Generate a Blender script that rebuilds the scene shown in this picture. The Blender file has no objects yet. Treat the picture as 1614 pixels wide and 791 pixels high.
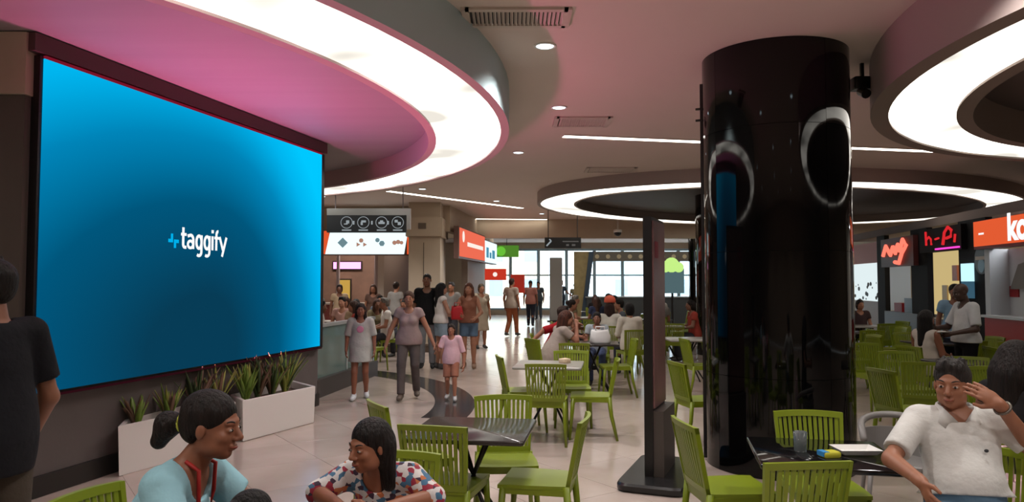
import bpy, math, random
import numpy as np
from mathutils import Matrix, Vector
random.seed(7)
np.random.seed(7)
SC = bpy.context.scene
COL = SC.collection

# ------------------------------------------------------------------ camera
F, EYE = 1150.0, 1.65
PITCH = math.atan(50.5 / F)
cam_data = bpy.data.cameras.new('camera')
cam_data.sensor_width = 36.0
cam_data.lens = 36.0 * F / 1614.0
cam_data.clip_end = 300
cam = bpy.data.objects.new('camera', cam_data)
COL.objects.link(cam)
cam.location = (0, 0, EYE)
cam.rotation_euler = (math.pi / 2 + PITCH, 0, 0)
SC.camera = cam

# ------------------------------------------------------------------ world, exposure
world = bpy.data.worlds.new('world')
SC.world = world
world.use_nodes = True
wn = world.node_tree
wn.nodes['Background'].inputs['Color'].default_value = (0.80, 0.92, 1.0, 1)
wn.nodes['Background'].inputs['Strength'].default_value = 4.5
SC.view_settings.view_transform = 'Standard'
SC.view_settings.look = 'None'
SC.view_settings.gamma = 1.0
SC.view_settings.use_curve_mapping = False
SC.view_settings.exposure = 0.4
RING_W = 2.2
GLOW_K = 0.76       # signs and screens are exposed like the photograph          # radiance of the ring diffusers
LINE_W = 6.0
PINK_W = 68.0

def area(name, loc, rot, sx, sy, power, color, spread=180):
    l = bpy.data.lights.new(name, 'AREA')
    l.shape = 'RECTANGLE'; l.size = sx; l.size_y = sy; l.energy = power; l.color = color
    l.spread = math.radians(spread)
    o = bpy.data.objects.new(name, l); COL.objects.link(o)
    o.location = loc; o.rotation_euler = rot
    return o

# ------------------------------------------------------------------ helpers
def at(px, py, z):
    """point at height z seen at photograph pixel (px, py)"""
    x = (px - 807) / F; u = (395.5 - py) / F
    ry = math.cos(PITCH) - u * math.sin(PITCH); rz = math.sin(PITCH) + u * math.cos(PITCH)
    t = (z - EYE) / rz
    return (x * t, ry * t)

def lin(c):
    return tuple(((v / 255) / 12.92 if v / 255 <= 0.04045 else ((v / 255 + 0.055) / 1.055) ** 2.4) for v in c)

MATS = {}
def mat(name, rgb, rough=0.5, metal=0.0, var=0.0, scale=8.0, bump=0.0, bscale=40.0, emit=0.0, emit_rgb=None, spec=0.5, stretch=None, coat=0.0, alpha=1.0, trans=0.0):
    if name in MATS: return MATS[name]
    m = bpy.data.materials.new(name); m.use_nodes = True
    nt = m.node_tree; b = nt.nodes['Principled BSDF']
    c = lin(rgb)
    b.inputs['Base Color'].default_value = (*c, 1)
    b.inputs['Roughness'].default_value = rough
    b.inputs['Metallic'].default_value = metal
    b.inputs['Specular IOR Level'].default_value = spec
    b.inputs['Coat Weight'].default_value = coat
    b.inputs['Alpha'].default_value = alpha
    b.inputs['Transmission Weight'].default_value = trans
    if emit:
        b.inputs['Emission Color'].default_value = (*lin(emit_rgb or rgb), 1)
        b.inputs['Emission Strength'].default_value = emit
    if var or bump:
        tc = nt.nodes.new('ShaderNodeTexCoord'); mp = nt.nodes.new('ShaderNodeMapping')
        if stretch: mp.inputs['Scale'].default_value = stretch
        nt.links.new(tc.outputs['Object'], mp.inputs['Vector'])
    if var:
        n = nt.nodes.new('ShaderNodeTexNoise'); n.inputs['Scale'].default_value = scale; n.inputs['Detail'].default_value = 5
        nt.links.new(mp.outputs[0], n.inputs['Vector'])
        r = nt.nodes.new('ShaderNodeValToRGB')
        r.color_ramp.elements[0].position = 0.3; r.color_ramp.elements[1].position = 0.7
        r.color_ramp.elements[0].color = (*[max(0, v * (1 - var)) for v in c], 1)
        r.color_ramp.elements[1].color = (*[min(1, v * (1 + var)) for v in c], 1)
        nt.links.new(n.outputs[0], r.inputs[0]); nt.links.new(r.outputs[0], b.inputs['Base Color'])
    if bump:
        n2 = nt.nodes.new('ShaderNodeTexNoise'); n2.inputs['Scale'].default_value = bscale; n2.inputs['Detail'].default_value = 4
        nt.links.new(mp.outputs[0], n2.inputs['Vector'])
        bp = nt.nodes.new('ShaderNodeBump'); bp.inputs['Strength'].default_value = bump; bp.inputs['Distance'].default_value = 0.02
        nt.links.new(n2.outputs[0], bp.inputs['Height']); nt.links.new(bp.outputs[0], b.inputs['Normal'])
    MATS[name] = m
    return m

def glow(name, rgb, strength):
    if name in MATS: return MATS[name]
    m = bpy.data.materials.new(name); m.use_nodes = True; nt = m.node_tree
    nt.nodes.remove(nt.nodes['Principled BSDF'])
    e = nt.nodes.new('ShaderNodeEmission'); e.inputs[0].default_value = (*lin(rgb), 1); e.inputs[1].default_value = strength * GLOW_K
    nt.links.new(e.outputs[0], nt.nodes['Material Output'].inputs[0]); MATS[name] = m
    return m

class MB:
    """collects shapes, then links them as one mesh object"""
    def __init__(s): s.v = []; s.f = []
    def add(s, vs, fs):
        n = len(s.v); s.v += [tuple(p) for p in vs]; s.f += [tuple(i + n for i in q) for q in fs]; return s
    def box(s, x0, x1, y0, y1, z0, z1):
        vs = [(x, y, z) for z in (z0, z1) for y in (y0, y1) for x in (x0, x1)]
        return s.add(vs, [(0, 2, 3, 1), (4, 5, 7, 6), (0, 1, 5, 4), (2, 6, 7, 3), (0, 4, 6, 2), (1, 3, 7, 5)])
    def rbox(s, x0, x1, y0, y1, z0, z1, r=0.02, n=3):
        """box with rounded vertical edges and a small chamfer"""
        r = min(r, (x1 - x0) / 2 * .99, (y1 - y0) / 2 * .99)
        out = []
        for cx, cy, a0 in ((x1 - r, y1 - r, 0), (x0 + r, y1 - r, 90), (x0 + r, y0 + r, 180), (x1 - r, y0 + r, 270)):
            for i in range(n + 1):
                a = math.radians(a0 + 90 * i / n); out.append((cx + r * math.cos(a), cy + r * math.sin(a)))
        return s.prism(out, z0, z1, min(r * .5, (z1 - z0) * .25))
    def prism(s, poly, z0, z1, ch=0.0):
        n = len(poly); cx = sum(p[0] for p in poly) / n; cy = sum(p[1] for p in poly) / n
        def ring(z, d):
            o = []
            for x, y in poly:
                L = math.hypot(x - cx, y - cy) or 1; o.append((x - (x - cx) / L * d, y - (y - cy) / L * d, z))
            return o
        lv = [(z0, 0), (z1, 0)] if not ch else [(z0, ch), (z0 + ch, 0), (z1 - ch, 0), (z1, ch)]
        vs = []; fs = []
        for z, d in lv: vs += ring(z, d)
        for k in range(len(lv) - 1):
            for i in range(n):
                j = (i + 1) % n; fs.append((k * n + i, k * n + j, (k + 1) * n + j, (k + 1) * n + i))
        fs.append(tuple(range(n))[::-1]); fs.append(tuple(range((len(lv) - 1) * n, len(lv) * n)))
        return s.add(vs, fs)
    def tube(s, pts, r, n=8, sx=1.0, up=(0, 0, 1)):
        pts = [Vector(p) for p in pts]; m = len(pts)
        rs = r if isinstance(r, (list, tuple)) else [r] * m
        vs = []; fs = []
        for i, p in enumerate(pts):
            d = (pts[min(i + 1, m - 1)] - pts[max(i - 1, 0)]).normalized()
            u = Vector(up)
            if abs(d.dot(u)) > .95: u = Vector((0, 1, 0)) if abs(d.y) < .9 else Vector((1, 0, 0))
            a = d.cross(u).normalized(); b = a.cross(d)
            for k in range(n):
                t = 2 * math.pi * k / n; vs.append(p + a * math.cos(t) * rs[i] * sx + b * math.sin(t) * rs[i])
        for i in range(m - 1):
            for k in range(n):
                l = (k + 1) % n; fs.append((i * n + k, i * n + l, (i + 1) * n + l, (i + 1) * n + k))
        fs.append(tuple(range(n))[::-1]); fs.append(tuple(range((m - 1) * n, m * n)))
        return s.add(vs, fs)
    def lathe(s, prof, n=24, c=(0, 0)):
        vs = []; fs = []; m = len(prof)
        for r, z in prof:
            for k in range(n):
                t = 2 * math.pi * k / n; vs.append((c[0] + r * math.cos(t), c[1] + r * math.sin(t), z))
        for i in range(m - 1):
            for k in range(n):
                l = (k + 1) % n; fs.append((i * n + k, i * n + l, (i + 1) * n + l, (i + 1) * n + k))
        fs.append(tuple(range(n))[::-1]); fs.append(tuple(range((m - 1) * n, m * n)))
        return s.add(vs, fs)
    def sphere(s, c, r, n=12, m=8):
        r = r if isinstance(r, tuple) else (r, r, r)
        vs = [(c[0], c[1], c[2] - r[2])]; fs = []
        for i in range(1, m):
            p = math.pi * i / m - math.pi / 2
            for k in range(n):
                t = 2 * math.pi * k / n
                vs.append((c[0] + r[0] * math.cos(p) * math.cos(t), c[1] + r[1] * math.cos(p) * math.sin(t), c[2] + r[2] * math.sin(p)))
        vs.append((c[0], c[1], c[2] + r[2]))
        for k in range(n): fs.append((0, 1 + (k + 1) % n, 1 + k))
        for i in range(m - 2):
            for k in range(n):
                l = (k + 1) % n; fs.append((1 + i * n + k, 1 + i * n + l, 1 + (i + 1) * n + l, 1 + (i + 1) * n + k))
        b = 1 + (m - 2) * n; t = len(vs) - 1
        for k in range(n): fs.append((b + k, b + (k + 1) % n, t))
        return s.add(vs, fs)
    def build(s, name, m, parent=None, smooth=False, loc=None, rz=0.0):
        me = bpy.data.meshes.new(name); me.from_pydata(s.v, [], s.f); me.update()
        if smooth: me.shade_smooth()
        if m: me.materials.append(m)
        o = bpy.data.objects.new(name, me); COL.objects.link(o)
        if parent: o.parent = parent
        if loc: o.location = loc
        if rz: o.rotation_euler = (0, 0, rz)
        return o

def autosmooth(o, ang=40):
    me = o.data
    me.shade_smooth()
    try: me.set_sharp_from_angle(angle=math.radians(ang))
    except Exception: pass
    return o

def tag(o, label, cat, group=None, kind=None):
    if label: o['label'] = label
    if cat: o['category'] = cat
    if group: o['group'] = group
    if kind: o['kind'] = kind
    return o
def struct(o, label=None):
    o['kind'] = 'structure'
    if label: o['label'] = label
    return o
def empty(name, loc=(0, 0, 0), rz=0.0, parent=None):
    o = bpy.data.objects.new(name, None); COL.objects.link(o)
    o.location = loc; o.rotation_euler = (0, 0, rz); o.empty_display_size = 0.1
    if parent: o.parent = parent
    return o
def copy_tree(o, parent=None):
    c = o.copy(); COL.objects.link(c)
    if parent: c.parent = parent
    for ch in list(o.children): copy_tree(ch, c)
    return c
def text(s, size, m, parent, loc, rot, name='lettering', sx=1.0, extrude=0.004, align='CENTER', bold=0.0):
    cu = bpy.data.curves.new(name, 'FONT'); cu.body = s; cu.size = size; cu.extrude = extrude; cu.offset = bold
    cu.align_x = align; cu.align_y = 'CENTER'; cu.materials.append(m)
    t = bpy.data.objects.new('tmp_text', cu); COL.objects.link(t)
    bpy.context.view_layer.update()
    me = bpy.data.meshes.new_from_object(t.evaluated_get(bpy.context.evaluated_depsgraph_get()))
    bpy.data.objects.remove(t); me.name = name
    o = bpy.data.objects.new(name, me); COL.objects.link(o); o.parent = parent
    o.location = loc; o.rotation_euler = rot; o.scale = (sx, 1, 1)
    return o
R = math.radians

# ------------------------------------------------------------------ the room
CEIL = 3.75
M_ceil = mat('ceiling_paint', (206, 192, 182), .75, var=.03, scale=.6)
M_wall = mat('dark_plaster', (92, 84, 82), .7, var=.06, scale=3, bump=.05, bscale=30)
M_beige = mat('beige_plaster', (176, 160, 140), .7, var=.04, scale=2)

# polished floor: a slab with near tiles built one by one
def floor_mat():
    m = bpy.data.materials.new('polished_tile'); m.use_nodes = True; nt = m.node_tree; b = nt.nodes['Principled BSDF']
    g = nt.nodes.new('ShaderNodeNewGeometry'); oi = nt.nodes.new('ShaderNodeObjectInfo')
    n = nt.nodes.new('ShaderNodeTexNoise'); n.inputs['Scale'].default_value = 1.6; n.inputs['Detail'].default_value = 8
    nt.links.new(g.outputs['Position'], n.inputs['Vector'])
    r = nt.nodes.new('ShaderNodeValToRGB')
    r.color_ramp.elements[0].position = .3; r.color_ramp.elements[0].color = (*lin((174, 158, 149)), 1)
    r.color_ramp.elements[1].position = .75; r.color_ramp.elements[1].color = (*lin((194, 178, 169)), 1)
    nt.links.new(n.outputs[0], r.inputs[0])
    mx = nt.nodes.new('ShaderNodeHueSaturation')
    mr = nt.nodes.new('ShaderNodeMapRange'); mr.inputs[3].default_value = .93; mr.inputs[4].default_value = 1.05
    nt.links.new(oi.outputs['Random'], mr.inputs[0]); nt.links.new(mr.outputs[0], mx.inputs['Value'])
    nt.links.new(r.outputs[0], mx.inputs['Color']); nt.links.new(mx.outputs[0], b.inputs['Base Color'])
    b.inputs['Roughness'].default_value = .16; b.inputs['Specular IOR Level'].default_value = .6
    n2 = nt.nodes.new('ShaderNodeTexNoise'); n2.inputs['Scale'].default_value = 2.5; nt.links.new(g.outputs['Position'], n2.inputs['Vector'])
    bp = nt.nodes.new('ShaderNodeBump'); bp.inputs['Strength'].default_value = .03; bp.inputs['Distance'].default_value = .02
    nt.links.new(n2.outputs[0], bp.inputs['Height']); nt.links.new(bp.outputs[0], b.inputs['Normal'])
    return m
M_floor = floor_mat()
floor = struct(MB().box(-14.6, 15, -7, 40, -.2, -.003).build('floor', M_floor), 'polished beige stone tile floor of the food court')
ta = R(-55); TS = .8
tile_mesh = None
ctr = Vector((-.6, 7.3))
ca, sa = math.cos(ta), math.sin(ta)
spots = []
for i in range(-16, 17):
    for j in range(-16, 17):
        x = ctr.x + (i * ca - j * sa) * TS; y = ctr.y + (i * sa + j * ca) * TS
        if y < 3.6 or y > 17 or abs(x) > .72 * y + .4: continue
        if x < -3.4 + .245 * (y - 6.35) + .3 and y < 10.3: continue
        spots.append((y, x))
spots.sort()
for k, (y, x) in enumerate(spots[:290]):
    if tile_mesh is None:
        h = TS / 2 - .002
        t = MB().prism([(-h, -h), (h, -h), (h, h), (-h, h)], -.004, 0, .0009).build('tile', M_floor, floor); tile_mesh = t.data
    else:
        t = bpy.data.objects.new('tile', tile_mesh); COL.objects.link(t); t.parent = floor
    t.location = (x, y, 0); t.rotation_euler = (0, 0, ta)

# dark curved inlay that follows the ring on the ceiling
M_inlay = mat('dark_granite', (62, 58, 58), .14, var=.2, scale=30, spec=.6)
b = MB(); vs = []; fs = []
N = 40
for i in range(N + 1):
    a = R(-10 + i * 78 / N)
    for r_ in (4.45, 5.0): vs.append((-5.5 + r_ * math.cos(a), 9.8 + r_ * math.sin(a)))
for i in range(N):
    q = [vs[2 * i], vs[2 * i + 1], vs[2 * i + 3], vs[2 * i + 2]]
    b.prism(q, -.001, .0025)
struct(b.build('floor_inlay', M_inlay), 'dark granite band curving across the floor behind the walkers')

# ceiling and outer shell
struct(MB().box(-14.6, 15, -7, 40, CEIL, CEIL + .2).build('ceiling', M_ceil), 'smooth taupe plaster ceiling')
struct(MB().box(-14.8, -14.6, -7, 40, 0, CEIL).build('wall_left_outer', M_beige))
struct(MB().box(15, 15.2, -7, 40, 0, CEIL).build('wall_right_outer', M_beige))
struct(MB().box(-14.6, 15, -7.2, -7, 0, CEIL).build('wall_back', M_beige))
struct(MB().box(-13, 15, 24, 24.4, 3.13, CEIL).build('trim_1', M_beige), 'beige bulkhead across the far end of the hall')

# screen wall: runs away from the camera to the right
WD = Vector((.238, .971, 0)).normalized(); WN = Vector((WD.y, -WD.x, 0))     # along, out of the wall
W0 = Vector((-3.72, 5.52, 0))                                               # near corner of the wall
LEN = 4.56
W1 = W0 + WD * LEN
WROT = math.atan2(WD.y, WD.x)
def wall_pt(s, z, out=0.0): return W0 + WD * s + WN * out + Vector((0, 0, z))
back = -WN * 2.2
struct(MB().prism([(W0.x, W0.y), (W1.x, W1.y), (W1.x + back.x, W1.y + back.y), (W0.x - 3, W0.y + .9)][::-1], 0, 3.56).build('wall_left', M_wall), 'dark plaster wall that carries the big screen')
struct(MB().box(-9, W0.x + .01, W0.y - .02, W0.y + .6, 0, 3.08).build('wall_left_side', mat('dark_paint', (88, 80, 74), .7, var=.06, scale=2)), 'dark painted wall left of the screen')
struct(MB().box(-9, W0.x + .03, W0.y - .05, W0.y + .55, 3.085, 3.56).build('trim_2', M_beige), 'beige block above the dark wall')
M_base = mat('black_skirting', (34, 31, 30), .35)
bb = MB().box(0, LEN, -.03, 0, 0, .16).build('baseboard_left', M_base, loc=W0, rz=WROT); struct(bb)
struct(MB().box(-9, W0.x, W0.y - .06, W0.y - .025, 0, .16).build('baseboard_side', M_base))
# header above the screen
hd = MB().box(-.02, LEN + .02, -.10, -.001, 3.42, 3.56).build('trim_3', mat('header_maroon', (84, 58, 58), .6), loc=W0, rz=WROT); struct(hd, 'maroon header above the screen')

# ------------------------------------------------------------------ big screen (display content is light given off by the screen)
def screen_mat(w, h):
    m = bpy.data.materials.new('screen_display'); m.use_nodes = True; nt = m.node_tree
    nt.nodes.remove(nt.nodes['Principled BSDF'])
    tc = nt.nodes.new('ShaderNodeTexCoord'); sp = nt.nodes.new('ShaderNodeSeparateXYZ'); nt.links.new(tc.outputs['Object'], sp.inputs[0])
    def mth(op, a, b):
        n = nt.nodes.new('ShaderNodeMath'); n.operation = op
        for i, q in enumerate((a, b)):
            if q is None: continue
            if isinstance(q, (int, float)): n.inputs[i].default_value = q
            else: nt.links.new(q, n.inputs[i])
        return n.outputs[0]
    u = mth('DIVIDE', sp.outputs[0], w); v = mth('DIVIDE', sp.outputs[2], h)
    du = mth('MAXIMUM', mth('DIVIDE', mth('SUBTRACT', u, .46), .52), mth('DIVIDE', mth('SUBTRACT', .46, u), .86)); dv = mth('DIVIDE', mth('SUBTRACT', v, .06), .98)
    d = mth('SQRT', mth('ADD', mth('MULTIPLY', du, du), mth('MULTIPLY', dv, dv)), None)
    r = nt.nodes.new('ShaderNodeValToRGB'); cr = r.color_ramp
    nt.links.new(mth('MULTIPLY', d, .7), r.inputs[0])
    for i, (p, c) in enumerate(((.16, (7, 60, 86)), (.42, (0, 86, 124)), (.60, (0, 132, 184)), (.74, (0, 180, 238)), (.86, (0, 200, 255)))):
        e = cr.elements[i] if i < 2 else cr.elements.new(p)
        e.position = p; e.color = (*lin(c), 1)
    e = nt.nodes.new('ShaderNodeEmission'); e.inputs[1].default_value = GLOW_K
    nt.links.new(r.outputs[0], e.inputs[0]); nt.links.new(e.outputs[0], nt.nodes['Material Output'].inputs[0])
    return m
scr = empty('video_screen', wall_pt(.0, 0, .0), WROT)
tag(scr, 'huge glowing blue video screen with white lettering on the dark wall', 'screen')
S0, S1, Z0, Z1 = .08, 4.45, .81, 3.385
M_frame = mat('black_metal', (24, 22, 23), .35, spec=.5)
MB().box(S0 - .03, S1 + .10, -.075, 0, Z0 - .03, Z1 + .02).build('housing', M_frame, scr)
pan = MB().box(0, S1 - S0, -.012, 0, 0, Z1 - Z0).build('display', screen_mat(S1 - S0, Z1 - Z0), scr, loc=(S0, -.0755, Z0))
M_white_e = glow('screen_white', (255, 255, 255), 1.0); M_cyan_e = glow('screen_cyan', (0, 176, 235), 1.0)
def wall_px(px, py):      # photo pixel -> (along the wall, height) on the screen plane
    x = (px - 807) / F; u = (395.5 - py) / F
    r_ = Vector((x, math.cos(PITCH) - u * math.sin(PITCH), math.sin(PITCH) + u * math.cos(PITCH)))
    o_ = Vector((0, 0, EYE)); p0 = W0 + WN * .09
    t = (p0 - o_).dot(WN) / r_.dot(WN); q = o_ + r_ * t
    return (q - W0).dot(WD), q.z
def stroke(m_, pts, w, y=-.0925):
    """flat ribbon of width w through (x, z) points, 3 mm thick"""
    n_ = len(pts); L_, R_ = [], []
    for i in range(n_):
        a0, a1 = Vector(pts[max(i - 1, 0)]), Vector(pts[min(i + 1, n_ - 1)]); d_ = (a1 - a0).normalized(); k_ = Vector((-d_.y, d_.x)) * w / 2
        L_.append(Vector(pts[i]) + k_); R_.append(Vector(pts[i]) - k_)
    vs_ = []
    for i in range(n_): vs_ += [(L_[i].x, y, L_[i].y), (R_[i].x, y, R_[i].y), (L_[i].x, y + .003, L_[i].y), (R_[i].x, y + .003, R_[i].y)]
    fs_ = [(0, 1, 3, 2), (4 * n_ - 4, 4 * n_ - 2, 4 * n_ - 1, 4 * n_ - 3)]
    for i in range(n_ - 1):
        o_ = 4 * i; fs_ += [(o_, o_ + 4, o_ + 5, o_ + 1), (o_ + 2, o_ + 3, o_ + 7, o_ + 6), (o_, o_ + 2, o_ + 6, o_ + 4), (o_ + 1, o_ + 5, o_ + 7, o_ + 3)]
    return m_.add(vs_, fs_)
tL, tz = wall_px(285, 391); tR, _z = wall_px(356.5, 393)
zx = wall_px(320, 371)[1] - tz              # x-height
cw = (tR - tL) / 6.0; sw = zx * .21
def arc(cx, cz, rx, rz, a0, a1, n_=14): return [(cx + rx * math.cos(R(a0 + (a1 - a0) * i / n_)), cz + rz * math.sin(R(a0 + (a1 - a0) * i / n_))) for i in range(n_ + 1)]
def letter(ch, x, w):
    m_ = MB(); h = zx; r_ = w / 2 - sw / 2; xl, xr = x + sw / 2, x + w - sw / 2; xm = x + w / 2
    if ch == 't':
        stroke(m_, [(xm - w * .1, tz + h * 1.42), (xm - w * .1, tz + h * .28)] + arc(xm - w * .1 + w * .3, tz + h * .30, w * .3, h * .22, 180, 270, 6) + [(x + w, tz + h * .08)], sw); stroke(m_, [(x, tz + h * .95), (x + w, tz + h * .95)], sw * .9)
    elif ch == 'a':
        stroke(m_, [(xl - sw * .2, tz + h * .86)] + arc(xm, tz + h * .62, r_, h * .32, 110, 0, 8) + [(xr, tz)], sw); stroke(m_, arc(xm - sw * .1, tz + h * .30, r_, h * .24, 0, 360, 18), sw * .9)
    elif ch == 'g':
        stroke(m_, arc(xm, tz + h * .5, r_, h * .44, 0, 360, 20), sw); stroke(m_, [(xr, tz + h), (xr, tz - h * .18)] + arc(xm, tz - h * .18, r_, h * .26, 0, -130, 8), sw)
    elif ch == 'i': stroke(m_, [(xm, tz), (xm, tz + h)], sw); stroke(m_, [(xm, tz + h * 1.22), (xm, tz + h * 1.45)], sw * 1.1)
    elif ch == 'f': stroke(m_, [(xm - w * .1, tz), (xm - w * .1, tz + h * 1.1)] + arc(xm + w * .22, tz + h * 1.12, w * .32, h * .26, 180, 80, 6), sw); stroke(m_, [(x, tz + h * .90), (x + w, tz + h * .90)], sw * .9)
    elif ch == 'y': stroke(m_, [(x, tz + h), (xm, tz + h * .05)], sw); stroke(m_, [(x + w, tz + h), (xm - w * .12, tz - h * .42)], sw)
    m_.build('letter', M_white_e, scr)
lx = tL
for ch, w, g in (('t', .72, .10), ('a', 1.0, .16), ('g', 1.02, .16), ('g', 1.02, .16), ('i', .30, .14), ('f', .74, .06), ('y', 1.08, 0)):
    k_ = (tR - tL) / 6.66; letter(ch, lx, w * k_); lx += (w + g) * k_
(m0, mz0), (m1, mz1) = wall_px(265, 390), wall_px(281.8, 369)
mh = mz1 - mz0; mw = m1 - m0; th_ = mh * .24
MB().box(m0, m0 + mw * .44, -.0925, -.09, mz0 + mh * .38, mz0 + mh * .38 + th_).box(m0 + mw * .44 - mw * .2, m0 + mw * .44, -.0925, -.09, mz0 + mh * .38, mz1).build('logo_mark', M_cyan_e, scr)
MB().box(m0 + mw * .54, m1, -.0925, -.09, mz0 + mh * .60 - th_, mz0 + mh * .60).box(m0 + mw * .54, m0 + mw * .74, -.0925, -.09, mz0, mz0 + mh * .60).build('logo_mark', M_cyan_e, scr)
# pink LED strip along the top edge of the screen
MB().box(S0, S1, -.10, -.07, Z1 + .005, Z1 + .022).build('led_strip', glow('pink_led', (190, 40, 70), .35), scr)
MB().box(S0, S1, -.12, -.09, Z0 - .035, Z0 - .02).build('added_pink_bar', glow('added_bar_glow', (150, 60, 80), .08), scr)  # added bar under the screen, carrier for the pink wash
p = wall_pt(1.95, Z0 + .0, .16)
pk = area('added_pink_wash', p, (0, 0, 0), 3.3, .06, PINK_W, (1.0, .17, .42), 130)  # added pink wash on soffit and ceiling, stands in for the screen's glow
dirv = (WN * .30 + Vector((0, 0, 1.0))).normalized()
xa = WD; za = -dirv; ya = za.cross(xa)
pk.matrix_world = Matrix((( xa.x, ya.x, za.x, p.x), (xa.y, ya.y, za.y, p.y), (xa.z, ya.z, za.z, p.z), (0, 0, 0, 1)))
# ------------------------------------------------------------------ ceiling rings
def lens_mat(name, w, seed):
    m = bpy.data.materials.new(name); m.use_nodes = True; nt = m.node_tree
    nt.nodes.remove(nt.nodes['Principled BSDF'])
    g = nt.nodes.new('ShaderNodeNewGeometry'); n = nt.nodes.new('ShaderNodeTexNoise')
    n.inputs['Scale'].default_value = .9; n.inputs['Detail'].default_value = 1
    nt.links.new(g.outputs['Position'], n.inputs['Vector'])
    r = nt.nodes.new('ShaderNodeMapRange'); r.inputs[1].default_value = .35; r.inputs[2].default_value = .65
    r.inputs[3].default_value = w * .30; r.inputs[4].default_value = w * 1.25
    nt.links.new(n.outputs[0], r.inputs[0])
    e = nt.nodes.new('ShaderNodeEmission'); e.inputs[0].default_value = (1.0, .94, .84, 1)
    nt.links.new(r.outputs[0], e.inputs[1]); nt.links.new(e.outputs[0], nt.nodes['Material Output'].inputs[0])
    return m
M_lens = lens_mat('ring_diffuser', RING_W, 0)

def ring(label, c, ro, ri, zb, zdisc, fascia_m, rim_m, disc_m, nseg, rot=0.0, ry=None, iry=None, rim=.12, irim=.10):
    """drop ring: outer fascia, underside rims, luminous panels, inner skirt and inner soffit"""
    root = empty('ring_light', (c[0], c[1], zb), rot)
    tag(root, label, 'ceiling light', 'drop-ring ceiling lights')
    ry = ry or ro; iry = iry or ri
    def pt(rx, ryy, a, z): return (rx * math.cos(a), ryy * math.sin(a), z - zb)
    n = 144
    def band(prof, name, m):
        """prof: list of (radius offset function pair, z)"""
        vs = []; fs = []
        for rx, ryy, z in prof:
            for k in range(n): vs.append(pt(rx, ryy, 2 * math.pi * k / n, z))
        for i in range(len(prof) - 1):
            for k in range(n):
                l = (k + 1) % n; fs.append((i * n + k, i * n + l, (i + 1) * n + l, (i + 1) * n + k))
        return autosmooth(MB().add(vs, fs).build(name, m, root), 50)
    band([(ro + rim, ry + rim, CEIL), (ro + rim, ry + rim, zb)], 'fascia', fascia_m)
    band([(ro + rim, ry + rim, zb), (ro, ry, zb), (ro, ry, zb + .03)], 'outer_rim', rim_m)
    band([(ri, iry, zb + .03), (ri, iry, zb), (ri - irim, iry - irim, zb), (ri - irim, iry - irim, zdisc)], 'inner_rim', rim_m)
    band([(ri - irim, iry - irim, zdisc), (.02, .02, zdisc)], 'soffit', disc_m)
    per = n // nseg
    for s_ in range(nseg):
        vs = []; fs = []
        for k in range(per + 1):
            a = 2 * math.pi * (s_ * per + k) / n
            if k == 0: a += .0006
            if k == per: a -= .0006
            vs += [pt(ri, iry, a, zb + .02), pt(ro, ry, a, zb + .02), pt(ri, iry, a, zb + .028), pt(ro, ry, a, zb + .028)]
        for k in range(per):
            o = 4 * k; fs += [(o, o + 4, o + 5, o + 1), (o + 2, o + 3, o + 7, o + 6)]
        o = 4 * per; fs += [(0, 1, 3, 2), (o, o + 2, o + 3, o + 1)]
        MB().add(vs, fs).build('diffuser_panel', M_lens, root)
    return root
M_fas1 = mat('fascia_blue_tinted', (172, 194, 198), .6); M_rim1 = mat('rim_rose', (190, 160, 160), .6)  # bluish light on the first ring's outer fascia is put into its colour
M_disc1 = mat('soffit_grey', (150, 138, 142), .55, var=.05, scale=1.2, stretch=(.3, 3, 1))
M_fas2 = mat('fascia_taupe', (168, 152, 146), .65); M_rim2 = mat('rim_brown', (120, 104, 94), .6)
M_disc2 = mat('soffit_brown', (66, 54, 48), .6, var=.06, scale=1.5, stretch=(.3, 3, 1))
ring('wide white ring light dropped from the ceiling above the big screen', (-6.95, 7.8), 6.83, 6.1, 3.30, 3.57, M_fas1, M_rim1, M_disc1, 36, rim=.09, irim=.09)
ring('white ring light with brown centre high on the right, cut by the frame', (7.98, 4.87), 4.83, 4.25, 3.28, 3.66, M_fas2, M_rim2, M_disc2, 24, rim=.16, irim=.14)
ring('far oval ring light with a dark centre behind the black column', (6.76, 18.27), 6.45, 5.66, 3.50, 3.70, M_fas2, M_rim2, M_disc2, 24, rot=R(28), ry=4.6, iry=3.83, rim=.08, irim=.06)

# slim line lights
M_line = glow('line_light_glow', (255, 246, 232), LINE_W)
def line_light(p0, p1, w, label):
    a = at(*p0, CEIL); b_ = at(*p1, CEIL); L = math.hypot(b_[0] - a[0], b_[1] - a[1])
    root = empty('line_light', (a[0], a[1], CEIL), math.atan2(b_[1] - a[1], b_[0] - a[0]))
    tag(root, label, 'ceiling light')
    MB().box(-.01, L + .01, -w / 2 - .012, w / 2 + .012, -.018, 0).build('housing', mat('line_housing', (205, 198, 188), .5), root)
    MB().box(0, L, -w / 2, w / 2, -.022, -.0185).build('diffuser', M_line, root)
line_light((888, 213), (1475, 237), .13, 'long slim line light passing behind the black column near the ceiling vents')
line_light((612, 300), (822, 327), .16, 'slim line light running away beside the ring above the screen')
line_light((703, 344), (862, 345), .14, 'short faint line light just before the far bulkhead')
def line_at(x0, y0, x1, y1, w, label):
    L = math.hypot(x1 - x0, y1 - y0)
    root = empty('line_light', (x0, y0, CEIL), math.atan2(y1 - y0, x1 - x0)); tag(root, label, 'ceiling light')
    MB().box(-.01, L + .01, -w / 2 - .012, w / 2 + .012, -.018, 0).build('housing', mat('line_housing', (205, 198, 188), .5), root)
    MB().box(0, L, -w / 2, w / 2, -.022, -.0185).build('diffuser', M_line, root)
line_at(-3, 27, 9, 28.5, .5, 'bright strip light beyond the bulkhead, nearer the hanging black sign')
line_at(-1, 33, 11, 33, .4, 'last strip light before the daylit far windows')

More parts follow.
